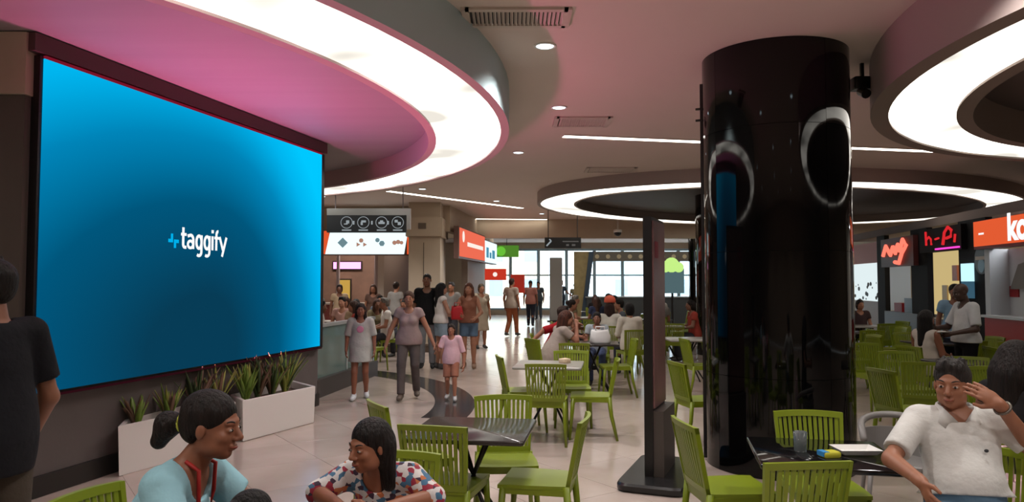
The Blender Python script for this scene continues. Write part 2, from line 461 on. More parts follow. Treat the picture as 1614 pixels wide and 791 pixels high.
# recessed downlights
def downlight(x, y, lab, power):
    root = empty('downlight', (x, y, CEIL)); tag(root, lab, 'ceiling light', 'recessed downlights')
    MB().lathe([(.10, 0), (.10, -.008), (.085, -.012), (.08, -.004)], 24).build('trim_ring', mat('white_trim', (225, 222, 215), .4), root, True)
    MB().lathe([(.078, -.004), (.07, -.009), (.001, -.010)], 24).build('lens', glow('downlight_glow', (225, 245, 255), 4.0), root, True)
    l = bpy.data.lights.new('downlight_beam', 'SPOT'); l.energy = power; l.color = (1, .96, .92); l.spot_size = R(130); l.spot_blend = .6; l.shadow_soft_size = .08
    o = bpy.data.objects.new('downlight_beam', l); COL.objects.link(o); o.parent = root; o.location = (0, 0, -.03)
for (px, py, lab) in ((859, 72, 'round recessed downlight beside the large ceiling vent'), (881, 169, 'round recessed downlight above the middle ceiling vent'), (817, 240, 'small recessed downlight between the ring and the line light')):
    downlight(*at(px, py, CEIL), lab, 170)
for x_, y_, l_ in ((-2.0, 16.2, 'added tiny far downlight above the crowded left seating'), (-.4, 18.6, 'added tiny far downlight before the red-orange sign'), (.9, 22.0, 'added tiny far downlight just before the bulkhead'), (-4.6, 17.6, 'added tiny downlight over the counter of the left food shop')):
    downlight(x_, y_, l_, 190)  # lamps added to brighten the far part of the hall
n_ = 0
for y_ in (4.0, 1.2, -1.8, -4.8):     # added downlights over the camera, out of frame, to brighten the hall
    for x_ in ((.3, 2.6) if y_ > 3 else (-3.2, .2, 2.7) if y_ > 0 else (-4.5, -.8, 2.9, 6.0)):
        n_ += 1; downlight(x_, y_, 'added unseen downlight over the near seating, above the frame', 110)
# ceiling vents
M_vent = mat('vent_beige', (190, 178, 166), .5); M_vdark = mat('vent_dark', (40, 36, 34), .7)
def vent(px0, px1, py, w, lab):
    a = at(px0, py, CEIL); b_ = at(px1, py, CEIL); L = b_[0] - a[0]
    root = empty('ceiling_vent', (a[0], a[1], CEIL)); tag(root, lab, 'vent', 'ceiling air vents')
    MB().box(0, L, -w / 2, w / 2, -.004, 0).build('backing', M_vdark, root)
    fr = MB()
    for q in ((0, L, -w / 2 - .03, -w / 2 + .02), (0, L, w / 2 - .02, w / 2 + .03), (-.03, .03, -w / 2 - .03, w / 2 + .03), (L - .03, L + .03, -w / 2 - .03, w / 2 + .03)): fr.box(*q, -.022, -.001)
    fr.build('frame', M_vent, root)
    n = 22
    for k in range(n):
        x = .05 + (L - .1) * k / (n - 1)
        s_ = MB().add([(x - .004, -w / 2 + .02, -.002), (x + .002, -w / 2 + .02, -.002), (x + .022, -w / 2 + .02, -.02), (x + .016, -w / 2 + .02, -.02),
                       (x - .004, w / 2 - .02, -.002), (x + .002, w / 2 - .02, -.002), (x + .022, w / 2 - .02, -.02), (x + .016, w / 2 - .02, -.02)],
                      [(0, 1, 2, 3), (7, 6, 5, 4), (0, 4, 5, 1), (1, 5, 6, 2), (2, 6, 7, 3), (3, 7, 4, 0)])
        s_.build('slat', M_vent, root)
vent(735, 893, 26, .34, 'large slatted air vent at the top of the ceiling')
vent(876, 958, 191, .5, 'middle slatted air vent between a downlight and the line light')
vent(925, 999, 267, .5, 'small far air vent between line light and far oval ring')

# dome camera and bracket camera on the ceiling
y = 23.2; x = 167 / F * y
root = empty('dome_camera', (x, y, CEIL)); tag(root, 'small dome security camera hanging before the far bulkhead', 'camera')
MB().lathe([(.03, 0), (.03, -.38), (.13, -.40), (.14, -.46), (.12, -.49)], 20).build('mount', mat('white_plastic', (215, 212, 206), .4), root, True)
MB().sphere((0, 0, -.51), (.115, .115, .10), 16, 10).build('dome', mat('black_gloss', (10, 10, 11), .08), root, True)
x = 558 / F * 6.9
root = empty('bracket_camera', (x, 6.9, CEIL)); tag(root, 'small dark camera on a bracket beside the top of the black column', 'camera')
MB().box(-.015, .015, -.015, .015, -.18, 0).build('bracket', M_frame, root)
autosmooth(MB().rbox(-.10, .08, -.07, .07, -.26, -.14, .02).build('body', M_frame, root))
MB().tube([(-.03, -.04, -.28), (-.03, -.14, -.33)], .045, 12).build('lens_barrel', M_frame, root)

# ------------------------------------------------------------------ black columns, clad in curved panels
M_col = mat('black_lacquer', (5, 5, 6), .05, spec=.38)
M_gap = mat('joint_black', (3, 3, 3), .6)
def column(label, c, r, levels, npan, name='column', a0=0.0):
    root = empty(name, (c[0], c[1], 0)); root['kind'] = 'structure'; root['label'] = label
    autosmooth(MB().lathe([(r - .012, 0), (r - .012, CEIL)], 48).build('core', M_gap, root), 50)
    for i in range(len(levels) - 1):
        for k in range(npan):
            z0, z1 = levels[i] + .002, levels[i + 1] - .002
            g = .0016 / r; n = 72 // npan
            vs = []; fs = []
            for j in range(n + 1):
                a = a0 + 2 * math.pi * k / npan + g + (2 * math.pi / npan - 2 * g) * j / n
                for rr, z in ((r - .012, z0), (r, z0), (r, z1), (r - .012, z1)): vs.append((rr * math.cos(a), rr * math.sin(a), z))
            for j in range(n):
                o = 4 * j
                fs += [(o, o + 1, o + 5, o + 4)[::-1], (o + 1, o + 5, o + 6, o + 2), (o + 2, o + 6, o + 7, o + 3)]
            fs += [(0, 1, 2, 3), (4 * n + 3, 4 * n + 2, 4 * n + 1, 4 * n)]
            autosmooth(MB().add(vs, fs).build('panel', M_col, root), 50)
    return root
col = column('fat glossy black column in the middle right of the hall', (2.45, 6.76), .65, [0, .84, 1.925, 3.01, CEIL], 4, a0=R(20))
# flat service strip on the column's left flank
cd = Vector((-2.45, -6.76)).normalized(); lf = Vector((cd.y, -cd.x))
px_ = Vector((2.45, 6.76)) + Vector((-math.cos(R(20)), math.sin(R(20)))) * .645
st = MB().box(-.02, .02, -.09, .09, .02, 3.55).build('service_strip', M_frame, None, loc=(px_.x, px_.y, 0), rz=R(-20)); tag(st, 'slim black vertical strip fixed to the flank of the black column', 'trim strip')
for z in (3.33, 3.22):
    o = MB().tube([(-.02, 0, z), (-.07, 0, z)], .012, 8).build('screw_knob', M_frame, st)
column('black column beyond the fat one, seen just past its edge', (4.95, 17), .65, [0, .84, 1.925, 3.01, CEIL], 4)
column('farthest slim looking black column near the windows', (6.95, 26), .65, [0, 1.2, 2.5, CEIL], 4)

# ------------------------------------------------------------------ free-standing information totem
tn = Vector(at(1023, 765, 0)).to_3d()
td = Vector((.20, .50, 0)).normalized(); trot = math.atan2(td.y, td.x)
tot = empty('information_totem', tn, trot); tag(tot, 'tall thin black information totem on a flat foot left of the column', 'totem')
autosmooth(MB().rbox(-.28, .80, -.33, .22, 0, .07, .10, 5).build('foot', mat('totem_foot', (30, 29, 30), .25), tot))
MB().box(0, .56, -.035, .035, .07, 2.2).build('slab', M_frame, tot)
MB().box(.03, .54, -.048, -.0355, .62, 2.17).build('poster', mat('poster_maroon', (120, 84, 84), .35, var=.35, scale=2.2, stretch=(1, 1, 1.5)), tot)
MB().box(.08, .22, -.051, -.0485, 1.86, 2.0).build('emblem', mat('emblem_red', (130, 20, 40), .4), tot)
autosmooth(MB().box(.02, .56, -.12, -.036, .07, .60).build('lower_box', mat('totem_box', (74, 66, 62), .4), tot))

# ------------------------------------------------------------------ planters and spiky plants
M_plant_box = mat('white_fibreglass', (214, 208, 204), .35)
def planter(f0, f1, b0, b1, label):
    root = empty('planter', (f0[0], f0[1], 0)); tag(root, label, 'planter', 'long white planters under the screen')
    cx = (f0[0] + f1[0] + b0[0] + b1[0]) / 4; cy = (f0[1] + f1[1] + b0[1] + b1[1]) / 4
    def ring_(k, z, off=0.0):
        o = []
        for p in (f0, f1, b1, b0):
            o.append((cx + (p[0] - cx) * k - f0[0], cy + (p[1] - cy) * k - f0[1], z))
        return o
    vs = ring_(.97, 0) + ring_(1, .43) + ring_(.91, .43) + ring_(.90, .34)
    fs = [(0, 3, 2, 1)]
    for l in range(3):
        for i in range(4):
            j = (i + 1) % 4; fs.append((l * 4 + i, l * 4 + j, l * 4 + 4 + j, l * 4 + 4 + i))
    o = MB().add(vs, fs).build('box', M_plant_box, root)
    bv = o.modifiers.new('b', 'BEVEL'); bv.width = .018; bv.segments = 3; bv.limit_method = 'ANGLE'
    MB().add(ring_(.905, .345), [(0, 1, 2, 3)]).build('soil', mat('soil', (92, 76, 64), .9, var=.4, scale=40, bump=.6, bscale=60), root)
    return root
fl, fm1, fm2, fr_ = (-3.36, 6.28), (-2.84, 7.56), (-2.80, 7.64), (-2.33, 8.72)
bl, bm1, bm2, br_ = (-3.47, 6.60), (-3.12, 7.96), (-3.09, 8.06), (-2.76, 9.25)
planter(fl, fm1, bl, bm1, 'white planter behind the woman in pale blue, sparse spiky leaves')
planter(fm2, fr_, bm2, br_, 'white planter at the end of the wall, packed with spiky plants')
M_leaf = [mat('leaf_green', (112, 138, 52), .45, var=.3, scale=9), mat('leaf_dark', (62, 78, 44), .45, var=.3, scale=9), mat('leaf_brown', (112, 84, 66), .55, var=.3, scale=9), mat('leaf_yellow', (150, 152, 74), .45, var=.3, scale=9)]
rng = random.Random(3)
def spiky(x, y, n, h, mats, label):
    n = int(n * 2.5); h *= 1.22
    root = empty('snake_plant', (x, y, .345)); tag(root, label, 'plant', 'spiky plants in the white planters')
    for i in range(n):
        az = rng.uniform(0, 2 * math.pi); ln = h * rng.uniform(.65, 1.05); tilt = rng.uniform(.05, .62); w = rng.uniform(.018, .030)
        dx, dy = math.cos(az), math.sin(az); sxx, syy = -dy, dx
        vs = []; m = 6
        for k in range(m + 1):
            t = k / m; ww = w * (1 - .75 * t ** 2.2) * (1.0 if k < m else .1) * (.7 + .5 * math.sin(t * 2.2))
            cx = dx * (.02 + ln * tilt * t ** 1.5); cy = dy * (.02 + ln * tilt * t ** 1.5); cz = ln * t * (1 - .12 * tilt)
            vs += [(cx - sxx * ww, cy - syy * ww, cz), (cx + dx * .006 * (1 - t), cy + dy * .006 * (1 - t), cz - .004), (cx + sxx * ww, cy + syy * ww, cz), (cx - dx * .005, cy - dy * .005, cz + .002)]
        fs = []
        for k in range(m):
            for q in range(4):
                r_ = (q + 1) % 4; fs.append((4 * k + q, 4 * k + r_, 4 * k + 4 + r_, 4 * k + 4 + q))
        MB().add(vs, fs).build('leaf', mats[i % len(mats)], root, True)
def along(t, d): # t along both planters, d 0 front .. 1 back
    fx = fl[0] + (fr_[0] - fl[0]) * t; fy = fl[1] + (fr_[1] - fl[1]) * t; bx = bl[0] + (br_[0] - bl[0]) * t; by = bl[1] + (br_[1] - bl[1]) * t
    return fx + (bx - fx) * d, fy + (by - fy) * d
G, D_, B_, Y_ = M_leaf
for t, d, n, h, ms, lab in ((.06, .5, 9, .26, [G, B_], 'low spiky plant at the outer end of the planter by the wall'),
                     (.20, .5, 8, .30, [Y_, G, B_], 'yellowish spiky plant just left of the seated woman\'s ponytail'),
                     (.33, .55, 9, .40, [D_, B_], 'tall dark spiky plant behind the ponytailed woman\'s head'),
                     (.44, .5, 9, .38, [B_, Y_], 'brownish spiky plant above the ponytailed woman\'s forehead'),
                     (.60, .45, 13, .38, [G, Y_, G], 'splayed green spiky plant at the start of the packed planter'),
                     (.69, .6, 11, .42, [B_, D_], 'tall reddish brown spiky plant in the packed planter'),
                     (.77, .5, 12, .40, [G, D_, B_], 'green spiky plant in the middle of the packed planter'),
                     (.86, .5, 14, .42, [G, D_, Y_], 'tall dense green spiky plant at the wall end of the packed planter')):
    x, y = along(t, d); spiky(x, y, n, h, ms, lab)

# ------------------------------------------------------------------ chairs
M_green = mat('lime_plastic', (120, 135, 20), .38, var=.04, scale=3, spec=.5)
def make_chair(m, detail=True):
    root = empty('chair')
    # seat: gently dished rounded slab
    vs = []; fs = []; nx, ny = 8, 8
    for side in (0, 1):
        for j in range(ny + 1):
            for i in range(nx + 1):
                u = -1 + 2 * i / nx; v = -1 + 2 * j / ny
                w = .205 + .012 * v; x = u * w * (1 - .05 * v * v if abs(u) > .9 else 1); y = v * .215
                z = .452 - .012 * (1 - u * u) * (1 - v * v * .6) - .010 * max(0, v - .6) - (.022 if side else 0)
                vs.append((x, y, z))
    K = (nx + 1) * (ny + 1)
    for j in range(ny):
        for i in range(nx):
            a = j * (nx + 1) + i; fs.append((a, a + 1, a + nx + 2, a + nx + 1)); fs.append((K + a, K + a + nx + 1, K + a + nx + 2, K + a + 1))
    for i in range(nx):
        fs.append((i, K + i, K + i + 1, i + 1)); a = ny * (nx + 1) + i; fs.append((a, a + 1, K + a + 1, K + a))
    for j in range(ny):
        a = j * (nx + 1); fs.append((a, a + nx + 1, K + a + nx + 1, K + a)); a += nx; fs.append((a, K + a, K + a + nx + 1, a + nx + 1))
    seat = autosmooth(MB().add(vs, fs).build('seat', m, root), 45)
    ap = MB().box(-.19, .19, .185, .205, .395, .432).box(-.19, .19, -.205, -.185, .38, .432).box(-.20, -.18, -.19, .19, .395, .432).box(.18, .20, -.19, .19, .395, .432)
    ap.build('apron', m, root)
    # backrest frame: curved posts, top and bottom rail
    def bp(u, t):   # u -1..1 across, t 0..1 up
        w = .19 + .022 * t
        return Vector((u * w, -.205 - .075 * t - .030 * (1 - u * u) * (.3 + .7 * t), .445 + .385 * t + .008 * (1 - u * u) * (t > .9)))
    def strip(u0, u1, t0, t1, n, th, axis):
        vs = []; fs = []
        for k in range(n + 1):
            q = k / n
            if axis == 'u': u = u0 + (u1 - u0) * q; pr = (bp(u, t0), bp(u, t1))
            else: t = t0 + (t1 - t0) * q; pr = (bp(u0, t), bp(u1, t))
            for p_ in pr: vs += [p_ + Vector((0, th / 2, 0)), p_ - Vector((0, th / 2, 0))]
        for k in range(n):
            o = 4 * k; fs += [(o, o + 4, o + 6, o + 2), (o + 1, o + 3, o + 7, o + 5), (o, o + 1, o + 5, o + 4), (o + 2, o + 6, o + 7, o + 3)]
        o = 4 * n; fs += [(0, 2, 3, 1), (o, o + 1, o + 3, o + 2)]
        return vs, fs
    fr = MB()
    fr.add(*strip(-1, 1, .91, 1.0, 10, .022, 'u')); fr.add(*strip(-1, 1, 0, .10, 10, .020, 'u'))
    fr.add(*strip(-1, -.90, 0, 1, 6, .026, 't')); fr.add(*strip(.90, 1, 0, 1, 6, .026, 't'))
    o = fr.build('backrest_frame', m, root); autosmooth(o, 40)
    n = 12
    for k in range(n):
        u = -.90 + 1.8 * (k + .5) / n; hw = .045
        vs, fs = strip(u - hw, u + hw, .09, .92, 4 if detail else 2, .012, 't')
        MB().add(vs, fs).build('slat', m, root)
    for sx_ in (-1, 1):
        MB().tube([(sx_ * .188, .185, .435), (sx_ * .196, .200, .25), (sx_ * .206, .222, 0)], [.022, .019, .014], 8).build('leg', m, root, True)
        MB().tube([(sx_ * .183, -.195, .45), (sx_ * .19, -.215, .25), (sx_ * .204, -.275, 0)], [.023, .020, .014], 8).build('leg', m, root, True)
    return root
CH = make_chair(M_green)
first = [True]
def chair(x, y, a, label, group=None, src=None):
    s_ = src or CH
    if s_ is CH and first[0]: o = CH; first[0] = False
    else: o = copy_tree(s_)
    o.location = (x, y, 0); o.rotation_euler = (0, 0, -R(a))
    o['label'] = label; o['category'] = 'chair'; o['group'] = group or 'lime green slatted chairs'
    return o
def chair_px(px, py, a, label, group=None):
    x, y = at(px, py, .83)
    return chair(x + .28 * math.sin(R(a)), y + .28 * math.cos(R(a)), a, label, group)

M_top = mat('dark_laminate', (46, 40, 38), .22, var=.12, scale=6, spec=.5); M_steel = mat('dark_steel', (40, 38, 38), .35, metal=.6)
M_topg = mat('black_gloss_top', (20, 19, 20), .08, spec=.6)
M_light = mat('grey_laminate', (150, 146, 140), .3)
def table(x, y, a, size, m, label, light=False):
    root = empty('table', (x, y, 0), -R(a)); tag(root, label, 'table', 'square food court tables')
    h = size / 2
    autosmooth(MB().rbox(-h, h, -h, h, .715, .742, .025, 4).build('tabletop', m, root), 50)
    MB().box(-.14, .14, -.14, .14, .690, .7145).build('bracket', M_steel, root)
    for sx_, sy_ in ((1, 1), (1, -1), (-1, 1), (-1, -1)):
        MB().tube([(-sx_ * .10, -sy_ * .10, .692), (sx_ * .04, sy_ * .04, .36), (sx_ * .23, sy_ * .23, .012)], .013, 8).build('leg', M_steel, root, True)
    MB().lathe([(.035, .33), (.045, .345), (.045, .375), (.035, .39)], 12).build('hub', M_steel, root, True)
    return root
# table in the middle of the picture and its chairs
table(-.24, 4.62, 8, .72, M_top, 'bare dark square table in the middle of the picture')
chair_px(681, 671, 14, 'green chair seen from behind, on the near side of the bare dark table')
chair_px(793, 624, 176, 'green chair facing the camera across the bare dark table')
chair_px(920, 657, 282, 'green chair side-on at the right of the bare dark table')
chair_px(594, 635, 62, 'green chair peeking above the girl in the floral blouse')
# foreground family table
table(-.82, 2.50, 20, .72, M_top, 'dark table the family in the foreground leans on, below the frame')
chair(-1.40, 2.80, 104, 'green chair behind the ponytailed woman in pale blue')
chair(-.58, 3.28, 186, 'green chair under the girl in the floral blouse')
chair(-.80, 2.0, 12, 'green chair under the child whose dark hair shows at the bottom')
# table by the column
table(1.66, 3.96, 12, .70, M_topg, 'glossy black table in front of the fat column')
chair_px(1274, 728, -6, 'green chair seen from behind, nearest the camera at the glossy black table')
chair_px(1273, 649, 186, 'green chair standing against the fat column behind the glossy table')
chair_px(1078, 664, 84, 'green chair side-on left of the glossy black table')
chair(2.16, 3.48, 218, 'green chair the man in the white polo sits on')
# next tables in the aisle
table(.42, 8.25, 8, .75, M_light, 'light table with a paper on it between the aisle chairs')
chair_px(787, 561, 80, 'first green chair in the aisle, side-on beside the walkway')
chair_px(860, 574, 6, 'green chair seen from behind at the light aisle table')
chair_px(972, 566, 276, 'green chair side-on between the light aisle table and the totem')
chair_px(900, 553, 182, 'green chair facing the camera at the light aisle table')
table(1.25, 11.2, 6, .75, M_top, 'table with a white bag where the couple eats')
chair_px(905, 541, 4, 'green chair seen from behind at the couple\'s table')
chair_px(838, 534, 62, 'green chair under the woman in the grey T-shirt')
chair_px(957, 514, 12, 'green chair under the person in the salmon cap')
chair(2.12, 13.08, 350, 'green chair under the person in the cream hooded top')
chair(1.42, 12.23, 190, 'green chair under the child beyond the white bag')
chair(.60, 11.8, 95, 'green chair under the person in the red shirt')
chair_px(1000, 534, 268, 'green chair side-on just left of the totem, near the couple\'s table')
chair_px(1012, 512, 270, 'smaller green chair farther back just left of the totem')
# between totem and column
chair_px(1066, 571, 78, 'green chair between totem and column, the nearer of two')
chair_px(1078, 534, 84, 'green chair between totem and column, the farther of two')
table(2.9, 12.0, 0, .75, M_light, 'pale table between totem and column')
# right-hand seating
table(5.32, 8.5, -8, .75, M_top, 'dark table right of the column among green chairs')
chair_px(1412, 554, 184, 'broad green chair facing the camera right of the column')
chair_px(1455, 571, 18, 'green chair just left of the seated man\'s head')
chair_px(1388, 582, 80, 'green chair side-on right of the column, above the grey chair')
chair_px(1524, 563, 200, 'green chair between the seated man and the long-haired woman')
chair_px(1361, 541, 175, 'green chair half hidden by the fat column\'s right edge')
chair(6.0, 9.15, 270, 'green chair beside the waiter in the white shirt')
chair(5.42, 9.6, 75, 'green chair under the woman with the white bag strap')
chair(2.95, 4.36, 62, 'green chair under the long-haired woman in black')
table(5.05, 6.4, 5, .75, M_top, 'dark table behind the long-haired woman')
chair(4.62, 6.9, 175, 'green chair behind the long-haired woman\'s shoulder')
k = 0
def group_of_four(tx_, ty_, phrase, grp, m):
    table(tx_, ty_, 5, .75, m, phrase[0].upper().lower() + phrase[1:])
    for (dx, dy, aa, w_) in ((-.02, -.62, 0, 'from behind, near side of '), (.02, .62, 180, 'facing the camera, far side of '), (-.62, .03, 90, 'side-on, left of '), (.62, -.03, 270, 'side-on, right of ')):
        if 'red counter' in phrase and dx > .5: continue
        chair(tx_ + dx + rng.uniform(-.06, .06), ty_ + dy + rng.uniform(-.06, .06), aa + rng.uniform(-14, 14), 'green chair ' + w_ + phrase, grp)
for i_, (tx_, ty_, ph) in enumerate(((6.5, 11.25, 'small dark table just beyond the waiter'), (4.8, 11.6, 'pale table behind the fat column'), (6.3, 13.6, 'dark table below the cream hatch'), (7.3, 13.0, 'pale table below the broad black pier'),
        (5.2, 14.6, 'dark table before the second black column'), (7.5, 15.6, 'pale table below the script neon'), (6.4, 16.7, 'dark table by the lit poster wall'), (6.98, 9.3, 'pale table before the red counter'), (6.9, 7.8, 'dark table beyond the long-haired woman'))):
    group_of_four(tx_, ty_, ph, 'green chairs before the neon food counters', M_top if i_ % 2 == 0 else M_light)
for i_, (tx_, ty_, ph) in enumerate(((3.3, 15.7, 'pale far table behind the totem'), (3.6, 18.4, 'dark far table glimpsed right of the totem'), (2.2, 19.5, 'pale far table left of the totem'), (1.75, 15.5, 'dark table behind the salmon cap'), (4.2, 21.5, 'pale far table under the lime sign'), (2.6, 23.5, 'farthest dark table below the booth'))):
    group_of_four(tx_, ty_, ph, 'far green chairs near the windows', M_light if i_ % 2 == 0 else M_top)
# grey tub chair
def grey_chair(x, y, a):
    m = mat('grey_plastic', (128, 124, 122), .4)
    root = empty('tub_chair', (x, y, 0), -R(a)); tag(root, 'grey plastic tub chair beside the fat column', 'chair')
    autosmooth(MB().rbox(-.24, .24, -.22, .24, .40, .44, .10, 5).build('seat', m, root))
    pts = [(.25 * math.cos(R(t)), .25 * math.sin(R(t)), .70 + .06 * math.sin(R((t - 180)))) for t in range(180, 361, 15)]
    pts = [(-.25, .20, .62)] + pts + [(.25, .20, .62)]
    MB().tube(pts, .028, 8).build('arm_rail', m, root, True)
    bk = MB(); vs = []; fs = []
    for i in range(13):
        t = R(205 + i * 130 / 12)
        for rr, z in ((.255, .66), (.255, .44), (.24, .44), (.24, .66)): vs.append((rr * math.cos(t), rr * math.sin(t), z if z < .6 else z))
    for i in range(12):
        for q in range(4): fs.append((4 * i + q, 4 * i + (q + 1) % 4, 4 * i + 4 + (q + 1) % 4, 4 * i + 4 + q))
    bk.add(vs, fs).build('backrest', m, root)
    for sx_, sy_ in ((1, 1), (-1, 1), (1, -1), (-1, -1)):
        MB().tube([(sx_ * .2, sy_ * .19, .42), (sx_ * .24, sy_ * .23, 0)], [.02, .014], 8).build('leg', m, root, True)
grey_chair(2.76, 5.3, 200); bpy.data.objects['tub_chair'].scale = (.9, .9, .88)

# things on the tables
def slab(name, x, y, z, w, d, h, rz, m, label, cat, bev=.006):
    o = MB().rbox(-w / 2, w / 2, -d / 2, d / 2, 0, h, bev).build(name, m, loc=(x, y, z), rz=rz); tag(o, label, cat); return autosmooth(o)
M_paper = mat('white_paper', (222, 220, 216), .7)
def dish(x, y, z, label, m):
    root = empty('paper_tray', (x, y, z)); tag(root, label, 'tray')
    vs = []; fs = []
    for w, d, h in ((.085, .06, .001), (.11, .08, .028), (.106, .076, .028), (.082, .057, .004)):
        vs += [(-w, -d, h), (w, -d, h), (w, d, h), (-w, d, h)]
    fs = [(0, 3, 2, 1)] + [(4 * l + i, 4 * l + (i + 1) % 4, 4 * l + 4 + (i + 1) % 4, 4 * l + 4 + i) for l in range(3) for i in range(4)] + [(12, 13, 14, 15)]
    MB().add(vs, fs).build('tray_shell', m, root)
    return root
dish(1.84, 3.95, .742, 'white paper tray on the glossy black table', M_paper)
pk_ = slab('snack_packet', 1.66, 3.86, .742, .10, .07, .03, R(10), mat('packet_yellow', (196, 190, 60), .35), 'small yellow and blue snack packet on the glossy black table', 'packet', .012)
MB().box(-.052, -.018, -.03, .03, .008, .0325).build('blue_print', mat('packet_blue', (60, 140, 200), .35), pk_)
g_ = MB().lathe([(.03, 0), (.032, .002), (.036, .105), (.034, .105), (.030, .004)], 16).build('drinking_glass', mat('clear_glass', (225, 235, 238), .05, trans=.9, spec=.5), loc=(1.56, 3.99, .742)); tag(g_, 'small clear glass standing on the glossy black table', 'glass'); g_.data.shade_smooth()
slab('paper_napkin', .28, 8.15, .742, .22, .16, .004, R(15), M_paper, 'white paper lying on the light aisle table', 'paper')
slab('paper_napkin', .60, 8.35, .742, .10, .10, .05, R(40), mat('cream_card', (214, 190, 160), .6), 'cream carton on the light aisle table', 'carton')
# white carrier bag
def bag(x, y, z, w, d, h, m, label, name='carrier_bag', cat='bag', rz=0):
    root = empty(name, (x, y, z), rz); tag(root, label, cat)
    vs = []; fs = []; n = 16
    for t, k in ((0, .92), (.15, 1.0), (.55, .96), (.85, .86), (1.0, .80)):
        for i in range(n):
            a = 2 * math.pi * i / n; q = 1 + .06 * math.sin(3 * a + 5 * t); c_, s_ = math.cos(a), math.sin(a)
            vs.append((w / 2 * k * q * math.copysign(abs(c_) ** .6, c_), d / 2 * (k * k if t > .5 else k) * q * math.copysign(abs(s_) ** .6, s_), h * t + .012 * math.sin(4 * a) * t))
    for l in range(4):
        for i in range(n): fs.append((l * n + i, l * n + (i + 1) % n, l * n + n + (i + 1) % n, l * n + n + i))
    fs.append(tuple(range(n))[::-1]); fs.append(tuple(range(4 * n, 5 * n)))
    MB().add(vs, fs).build('pouch', m, root, True)
    for sy_ in (-1, 1):
        MB().tube([(-w * .22, sy_ * d * .2, h * .97), (-w * .2, sy_ * d * .15, h * 1.25), (w * .2, sy_ * d * .15, h * 1.25), (w * .22, sy_ * d * .2, h * .97)], .008, 6).build('handle', m, root, True)
    return root
bag(1.33, 11.05, .742, .32, .2, .2, mat('white_plastic_bag', (226, 224, 224), .5), 'crumpled white carrier bag on the couple\'s table')
bag(2.70, 3.92, 0, .34, .24, .62, mat('pink_fabric', (206, 170, 176), .7, var=.3, scale=6), 'pink and white bag on the floor by the long-haired woman', 'tote_bag')
# ------------------------------------------------------------------ far windows with daylight
M_mull = mat('mullion_blue_grey', (150, 176, 188), .5)
WY = 38.0
struct(MB().box(-14.6, 15, WY, WY + .2, 3.45, CEIL).build('wall_far_head', M_beige))
struct(MB().box(-14.6, -1.6, WY, WY + .2, 0, 3.45).build('wall_far_left', M_beige))
struct(MB().box(-1.6, 13, WY, WY + .2, 0, .25).build('wall_far_sill', M_beige))
struct(MB().box(13, 15, WY, WY + .2, 0, 3.45).build('wall_far_right', M_beige))
M_glass = bpy.data.materials.new('window_glass'); M_glass.use_nodes = True
_n = M_glass.node_tree; _n.nodes.remove(_n.nodes['Principled BSDF'])
_t = _n.nodes.new('ShaderNodeBsdfTransparent'); _t.inputs[0].default_value = (.93, .97, 1, 1)
_g = _n.nodes.new('ShaderNodeBsdfGlossy'); _g.inputs['Roughness'].default_value = .03
_m = _n.nodes.new('ShaderNodeMixShader'); _m.inputs[0].default_value = .06
_n.links.new(_t.outputs[0], _m.inputs[1]); _n.links.new(_g.outputs[0], _m.inputs[2]); _n.links.new(_m.outputs[0], _n.nodes['Material Output'].inputs[0])
x = -1.6; i = 1
while x < 12.9:
    w = 1.46
    wo = empty('window_%d' % i, (x, WY + .1, 0)); wo['kind'] = 'structure'; wo['label'] = 'tall bright window bay in the far wall'
    fr = MB().box(0, .14, -.08, .08, .25, 3.45).box(w - .02, w, -.08, .08, .25, 3.45).box(0, w, -.06, .06, 3.33, 3.45).box(0, w, -.06, .06, .25, .35).box(0, w, -.05, .05, 2.02, 2.10)
    fr.build('frame', M_mull, wo)
    MB().box(.14, w - .02, -.006, .006, .35, 2.02).build('pane', M_glass, wo); MB().box(.14, w - .02, -.006, .006, 2.10, 3.33).build('pane', M_glass, wo)
    x += w; i += 1
# pale street outside
out = struct(MB().box(-60, 60, 38.3, 120, -.6, -.5).build('ground_outside', mat('pale_paving', (190, 186, 180), .8)))
def house(x0, x1, y0, h, rgb, label):
    root = empty('building', (x0, y0, -.5)); tag(root, label, 'building')
    w = x1 - x0; MB().box(0, w, 0, 8, 0, h).build('wall', mat('render_%d_%d_%d' % rgb, rgb, .8), root)
    MB().box(-.2, w + .2, -.25, .2, h, h + .3).build('cornice', mat('cornice_pale', (210, 205, 196), .8), root)
    n = max(2, int(w // 2.6))
    for r_ in range(int(h // 3)):
        for k_ in range(n):
            cx = w * (k_ + .5) / n; MB().box(cx - .6, cx + .6, -.06, 0, 1 + 3 * r_, 2.5 + 3 * r_).build('window', mat('outside_window', (150, 178, 192), .2), root)
house(-6, 3.2, 64, 7.5, (244, 224, 196), 'cream house outside the far windows, behind the hanging sign')
house(9, 24, 70, 5.5, (206, 224, 230), 'pale blue building outside the far windows, right of the cream house')

